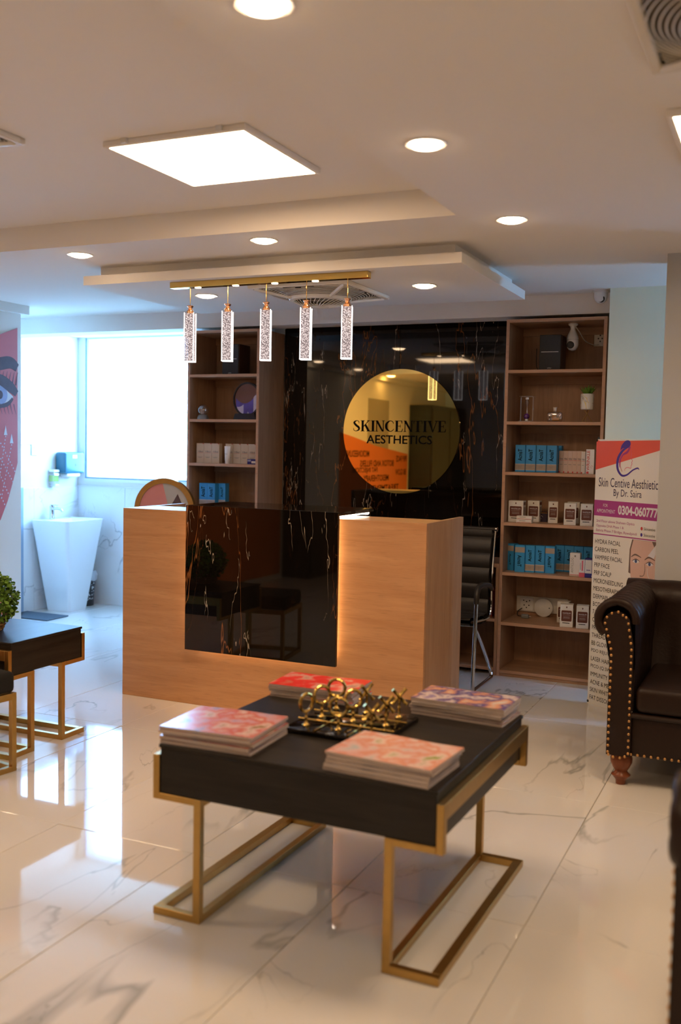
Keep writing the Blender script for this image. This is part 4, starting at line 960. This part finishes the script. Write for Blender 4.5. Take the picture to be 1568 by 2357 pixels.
for k, s_ in enumerate(('2nd Floor above Shaheen Optics', 'Opposite DHA Phase 1 &', 'Bahria Phase 7 Bridge, Rawalpindi')): text(s_, .022, (.318, .238, .338)[k], 1.058-.027*k, 1.077-.027*k, 'ink_magenta', bn, bold=0)
for z, mt in ((1.050, 'ink_red'), (1.016, 'ink_violet')): flat('icon', ell(.372, z, .008, .010, 12), mt, bn); text('Skincentive', .388, .470, z-.008, z+.008, 'ink_black', bn)
LINES = ['HYDRA FACIAL', 'CARBON PEEL', 'VAMPIRE FACIAL', 'PRP FACE', 'PRP SCALP', 'MICRONEEDLING', 'MESOTHERAPY', 'DERMAPLANING', 'BOTOX', '7 D', 'C', 'PRO', 'THREADS', 'BB GLOW', 'PDO REJUV', 'LASER HAIR', 'PICO (Q SW', 'IMMUNITY', 'ACNE & ME', 'SKIN WHITE', 'FAT DISSOLV']
for k, s_ in enumerate(LINES):
    z = .938-.0455*k; vs, _ = text_data(s_, 0); wdt = (max(v.x for v in vs)-min(v.x for v in vs))*.0295
    text(s_, .018, .018+wdt, z, z+.0255, 'ink_black', bn, bold=0)
# swirl emblem: a hair plume and a face in outline
E_ = dict(ox=.240, oz=1.418)
flat('emblem_leaf', [(x+.240, z+1.418) for x, z in [(-.050, .055)] + catmull([(-.050, .055), (-.040, .085), (-.010, .110), (.020, .108), (.026, .085), (.005, .072), (-.030, .068)], 5)], 'ink_violet', bn, -.0007)
ribbon('emblem_stroke', [(.018, .078, .006), (-.03, .055, .014), (-.064, .01, .018), (-.066, -.045, .016), (-.035, -.082, .012), (.005, -.080, .010), (.05, -.052, .008), (.085, -.040, .008), (.097, -.048, .003)], 'ink_violet', bn, -.0008, **E_)
ribbon('emblem_stroke', [(.024, .078, .010), (.005, .048, .014), (-.030, .030, .010), (-.050, -.005, .008), (-.050, -.04, .004)], 'ink_magenta', bn, -.0007, **E_)
ribbon('emblem_stroke', [(-.042, .0, .003), (-.046, -.03, .003), (-.030, -.062, .003)], 'ink_red', bn, -.0008, **E_)
ribbon('emblem_stroke', [(.030, .060, .002), (.036, .035, .002), (.034, .015, .003), (.046, -.0, .003), (.040, -.008, .003), (.042, -.018, .004), (.036, -.030, .003), (.034, -.042, .003), (.010, -.038, .003), (-.008, -.045, .003), (-.010, -.058, .002)], 'lip_print', bn, -.0008, **E_)
# portrait
flat('hair', [(.286, .80), (.290, .93), (.306, .986), (.532, .986), (.534, .80), (.505, .735)], 'hair_print', bn, -.0006)
flat('face', [(.298, .86), (.304, .78), (.325, .72), (.36, .685), (.40, .672), (.44, .69), (.475, .74), (.490, .80), (.492, .88), (.478, .94), (.452, .985), (.316, .985), (.300, .93)], 'skin_print', bn, -.0012)
for ex, ez in ((.340, .868), (.440, .862)):
    flat('eye', ell(ex, ez, .024, .010), 'print_white', bn, -.0015); flat('iris', ell(ex, ez, .009, .010, 14), 'eye_print', bn, -.0018)
    ribbon('brow', [(ex-.036, ez+.020, .004), (ex-.006, ez+.036, .009), (ex+.038, ez+.024, .004)], 'hair_print', bn, -.0016); ribbon('lash', [(ex-.028, ez+.0, .003), (ex, ez+.012, .006), (ex+.028, ez+.002, .003)], 'hair_print', bn, -.0019)
flat('lips', [(.352, .748), (.372, .760), (.386, .756), (.400, .760), (.420, .748), (.402, .736), (.370, .736)], 'lip_print', bn, -.0015)
ribbon('nose', [(.405, .862, .002), (.408, .825, .004), (.398, .795, .004), (.372, .790, .005)], 'hair_print', bn, -.0016)
flat('peel', [(.425, .905), (.485, .975), (.480, .920), (.470, .895)], 'print_white', bn, -.0016); ribbon('peel_edge', [(.425, .84, .002), (.430, .800, .003), (.455, .775, .003), (.475, .790, .002)], 'print_white', bn, -.0017)
for x in (.004, BW-.004):
    for z in (.012, BH-.006): MB().sphere(.009, (x, .004, z), (1, 1, 1), 10, 8).build('corner_clip', 'black_plastic', bn, True)
MB().tube([(.004, .008, .012), (BW/2, .10, .75), (BW-.004, .008, BH-.01)], .005, 6).build('pole', 'black_plastic', bn); MB().tube([(BW-.004, .008, .012), (BW/2, .11, .75), (.004, .008, BH+.012)], .005, 6).build('pole', 'black_plastic', bn)
MB().tube([(BW/2, .105, .75), (BW/2, .26, .006)], .005, 6).build('rear_leg', 'black_plastic', bn)

# ================================================================== WASH CORNER
sk = thing('pedestal_basin', 'tall tapered white pedestal wash basin against the tiled wall', 'sink', (-5.70, 6.875, 0))
def rr(hx, hy, r, z, ox=0, n=5):
    out = []
    for cx_, cy2, a0 in ((hx-r, hy-r, 0), (-hx+r, hy-r, 90), (-hx+r, -hy+r, 180), (hx-r, -hy+r, 270)):
        for k in range(n+1): a = math.radians(a0+90*k/n); out.append(Vector((ox+cx_+r*math.cos(a), cy2+r*math.sin(a), z)))
    return out
rings = [rr(.128, .115, .030, 0, -.01), rr(.130, .118, .030, .012, -.01), rr(.198, .248, .035, .780), rr(.200, .250, .035, .790), rr(.190, .240, .03, .793), rr(.150, .215, .05, .785, .03), rr(.120, .180, .06, .70, .03), rr(.04, .05, .03, .672, .03)]
m = MB(); VV = [[m.bm.verts.new(p) for p in r] for r in rings]
for a, b in zip(VV, VV[1:]):
    for k in range(len(a)): m.bm.faces.new((a[k], a[(k+1) % len(a)], b[(k+1) % len(b)], b[k]))
m.bm.faces.new(VV[0]); m.bm.faces.new(VV[-1]); m.build('basin', 'porcelain', sk, True)
fc = thing('faucet', 'chrome single-lever faucet on the white wash basin', 'faucet', (-5.862, 6.86, .793))
m = MB(); m.lathe([(0, 0), (.024, 0), (.024, .006), (.020, .012), (.019, .085), (.021, .092), (.021, .108), (0, .112)], 20); m.build('body', 'chrome', fc, True)
MB().tube(catmull([(.0, 0, .075), (.05, 0, .088), (.10, 0, .080), (.115, 0, .062)], 6), .0115, 10).build('spout', 'chrome', fc, True)
MB().box(-.012, .06, -.012, .012, .112, .122, .004, 2).build('lever', 'chrome', fc, True)
mr = thing('wall_mirror', 'frameless rectangular mirror above the wash basin', 'mirror', (-5.932, 6.85, 1.435)); bx('glass', 'sky_mirror', 0, .006, -.30, .30, 0, .452, mr); bx('edge', 'tile_edge', -.0001, .0075, -.302, -.3, 0, .452, mr)
sw = thing('light_switch', 'white rectangular wall switch below the mirror', 'switch', (-5.932, 6.715, 1.34)); bx('plate', 'white_plastic', 0, .008, -.038, .038, 0, .092, sw, .002)
for q in (-.010, .010): bx('hole', 'ink_grey', .0079, .0084, q-.003, q+.003, .035, .045, sw)
bx('rocker', 'white_plastic', .008, .011, -.012, .012, .055, .080, sw, .001)
td = thing('towel_dispenser', 'dark blue plastic paper towel dispenser on the wall beside the window', 'dispenser', (-5.932, 7.115, 1.180))
MB().box(0, .115, -.135, .135, 0, .190, .022, 3).build('housing', 'blue_plastic', td, True); bx('label', 'print_white', .1152, .1158, -.035, .025, .135, .165, td); bx('lock', 'black_plastic', .1152, .1160, .0, .008, .062, .088, td)
MB().box(.02, .10, -.09, .09, -.030, .004, .012, 2).build('paper', 'print_white', td, True)
sd = thing('soap_dispenser', 'clear soap dispenser with green soap below the towel dispenser', 'dispenser', (-5.932, 6.930, 1.066))
bx('container', 'thin_acrylic', .0, .062, -.036, .036, .02, .125, sd, .006, 2); bx('soap', 'green_soap', .004, .058, -.032, .032, .045, .100, sd, .004, 2); bx('lid', 'white_plastic', 0, .066, -.038, .038, .125, .150, sd, .008, 2); bx('pump', 'white_plastic', .01, .066, -.02, .03, 0, .024, sd, .005, 2)
wb = thing('waste_bin', 'small black and white patterned waste bin with a clear liner', 'bin', (-5.750, 7.150, 0))
m, nt, b = newmat('bin_maze'); vo = nd(nt, 'ShaderNodeTexVoronoi', feature='DISTANCE_TO_EDGE', distance='EUCLIDEAN') if False else nd(nt, 'ShaderNodeTexVoronoi', distance='MANHATTAN'); vo.inputs['Scale'].default_value = 48; tc = nd(nt, 'ShaderNodeTexCoord'); lk(nt, tc.outputs['Object'], vo.inputs['Vector'])
gt = nd(nt, 'ShaderNodeMath', operation='GREATER_THAN'); gt.inputs[1].default_value = .50; lk(nt, vo.outputs['Distance'], gt.inputs[0]); lk(nt, mixc(nt, gt.outputs[0], (.72, .74, .76), (.02, .025, .03)), b.inputs['Base Color']); b.inputs['Roughness'].default_value = .4
MB().lathe([(0, 0), (.088, 0), (.091, .05)], 28, cap=False).build('base', 'black_plastic', wb, True); MB().lathe([(.091, .05), (.104, .215)], 28, cap=False).build('body', 'bin_maze', wb, True)
MB().lathe([(.104, .215), (.106, .235), (.100, .235), (.09, .06), (0, .06)], 28, cap=False).build('rim', 'black_plastic', wb, True)
m = MB(); m.grid(lambda i, j: Vector(((.100+.022*math.sin(PI*j/6)+.006*math.sin(i*1.9+j)+.004*math.sin(i*3.7))*math.cos(2*PI*i/40), (.100+.022*math.sin(PI*j/6)+.006*math.sin(i*1.9+j))*math.sin(2*PI*i/40), .215+.016*j+.006*math.sin(i*2.3))), 40, 7, True); m.build('liner', 'bag_film', wb, True)
tag(MB().box(-5.93+.02, -5.465, 6.335, 6.605, .0012, .010, .003).build('floor_mat', 'rubber_mat'), 'dark grey textured mat on the floor beside the wash basin', 'mat')

# ================================================================== WALL POSTERS
ps = thing('eye_poster', 'pink wall graphic of an eye with dotted arrows on the wall by the wash corner', 'poster', (-5.144, 5.646, 0), math.radians(90))
# local x runs along +Y of the room (right edge of the print at x = 0), front faces +X
out = [(0, 2.274), (-.165, 2.213), (-.60, 2.06), (-1.20, 1.93), (-1.25, 1.0), (-1.0, .62), (-.60, .56), (-.33, .70), (-.170, .898), (-.10, 1.03), (-.045, 1.17), (0, 1.301)]
m = MB(); m.poly([(x, -.003, z) for x, z in out], .003, (0, 1, 0)); m.build('print', 'poster_pink', ps)
ribbon('brow', [(-.75, 1.93, .03), (-.5, 2.03, .07), (-.25, 1.995, .09), (-.08, 2.02, .085), (-.004, 1.985, .06)], 'poster_brow', ps, -.0040)
flat('eye_white', [(x, z) for x, z in catmull([(-.50, 1.77), (-.36, 1.85), (-.20, 1.86), (-.08, 1.80), (-.05, 1.765), (-.16, 1.72), (-.32, 1.70), (-.50, 1.77)], 5)[:-1]], 'poster_white', ps, -.0040)
flat('iris', ell(-.165, 1.785, .062, .066), 'poster_iris', ps, -.0044); flat('pupil', ell(-.175, 1.785, .026, .030), 'poster_brow', ps, -.0048)
ribbon('upper_lash', [(-.50, 1.78, .02), (-.36, 1.87, .05), (-.20, 1.895, .075), (-.08, 1.85, .08), (-.01, 1.80, .05)], 'poster_brow', ps, -.0046); ribbon('lower_lash', [(-.05, 1.765, .02), (-.12, 1.715, .03), (-.30, 1.69, .015)], 'poster_brow', ps, -.0046)
for k in range(9):
    x = -.02-.035*k; ribbon('lash', [(x, 1.86-.002*k, .012), (x+.012, 1.92, .006), (x+.022, 1.955, .002)], 'poster_brow', ps, -.0047, 4); ribbon('lash', [(x-.02, 1.725, .008), (x-.008, 1.68, .005), (x+.004, 1.65, .002)], 'poster_brow', ps, -.0047, 4)
for ax_, az in ((-.122, 1.500), (-.062, 1.442)): flat('arrow_head', [(ax_-.018, az), (ax_+.018, az), (ax_, az+.07)], 'poster_white', ps, -.0042)
m = MB()
def dots(a, b, n):
    for k in range(n): p = (a[0]+(b[0]-a[0])*k/(n-1), a[1]+(b[1]-a[1])*k/(n-1)); m.poly([(p[0]+.0052*math.cos(q*PI/4), -.0042, p[1]+.0062*math.sin(q*PI/4)) for q in range(8)])
dots((-.122, 1.49), (-.19, 1.16), 14); dots((-.062, 1.43), (-.165, 1.05), 15); dots((-.17, 1.44), (-.03, 1.24), 10); dots((-.17, 1.33), (-.05, 1.165), 9); dots((-.18, 1.22), (-.085, 1.06), 8); dots((-.19, 1.10), (-.12, .98), 6)
m.build('dots', 'poster_white', ps)['kind'] = 'stuff'
pr2 = thing('treatment_poster', 'orange wall panel lettered with treatment names along the long wall', 'poster', (-5.15, 1.95, 0), math.radians(90))
m = MB(); m.poly([(x, -.009, z) for x, z in ((0, .05), (0, 1.65), (-.5, 1.59), (-1.2, 1.49), (-2.44, 1.38), (-2.44, .05))], .004, (0, 1, 0)); m.build('print', 'poster_orange', pr2)
for s_, x0, x1, z in (('MICRONEEDLING', -.98, -.20, 1.34), ('BOTOX AND FILLERS', -1.88, -.68, 1.21), ('FAT INJECTIONS', -1.28, -.40, 1.115), ('MESOTHERAPY', -1.70, -.80, 1.01), ('TREATMENT', -2.10, -1.10, .87), ('PRP FACE', -2.40, -1.98, 1.27), ('BB GLOW', -2.38, -1.96, 1.08)): text(s_, x0, x1, z, z+.085, 'ink_black', pr2, -.0096, .02)
dr = bpy.data.objects.new('door_1', None); C.objects.link(dr); struct(dr); dr.location = (-5.15, .65, 0)
bx('leaf', 'door_grey', .0005, .004, -.375, .375, .01, 2.12, dr)
cb = thing('tall_cabinet', 'tall dark brown cabinet against the long wall', 'cabinet', (-4.96, -1.345, 0)); bx('body', 'cabinet_dark', -.185, .16, -.80, .80, 0, 2.1, cb, .004)
for a, b in ((-.79, -.01), (.01, .79)): d_ = bx('door', 'cabinet_dark', .16, .18, a, b, .06, 2.05, cb, .003); bx('handle', 'brass', .18, .195, (b-.05 if a < 0 else a+.03), (b-.03 if a < 0 else a+.05), .95, 1.15, d_, .002)

# ================================================================== OUTSIDE
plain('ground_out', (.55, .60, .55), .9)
tag(bx('garden_ground', 'ground_out', -16, 8, 7.5, 24, -3.2, -3.0), 'pale ground outside below the window', 'ground')
def tree(x, y, z0, H, R, seed, label):
    t = thing('tree', label, 'tree', (x, y, z0)); MB().tube([(0, 0, 0), (.1, 0, H*.5), (0, .1, H)], .12, 8, rad=[.16, .11, .05]).build('trunk', 'bark', t, True)
    m = MB(); r_ = random.Random(seed)
    for k in range(2200):
        p = Vector((r_.gauss(0, R*.5), r_.gauss(0, R*.5), H*.85+r_.gauss(0, R*.45))); d_ = Vector((r_.uniform(-1, 1), r_.uniform(-1, 1), r_.uniform(-1, 1))).normalized(); s_ = d_.orthogonal().normalized()*.06; m.poly([p, p+d_*.09+s_, p+d_*.2, p+d_*.09-s_])
    g = m.build('foliage', 'leaf_outside', t); g['kind'] = 'stuff'
tree(-7.6, 11.0, -3.0, 4.6, 1.5, 21, 'pale leafy tree outside the window next to the shelf unit'); tree(-11.5, 14.5, -3.0, 4.2, 1.4, 22, 'pale leafy tree outside the window above the wash basin')
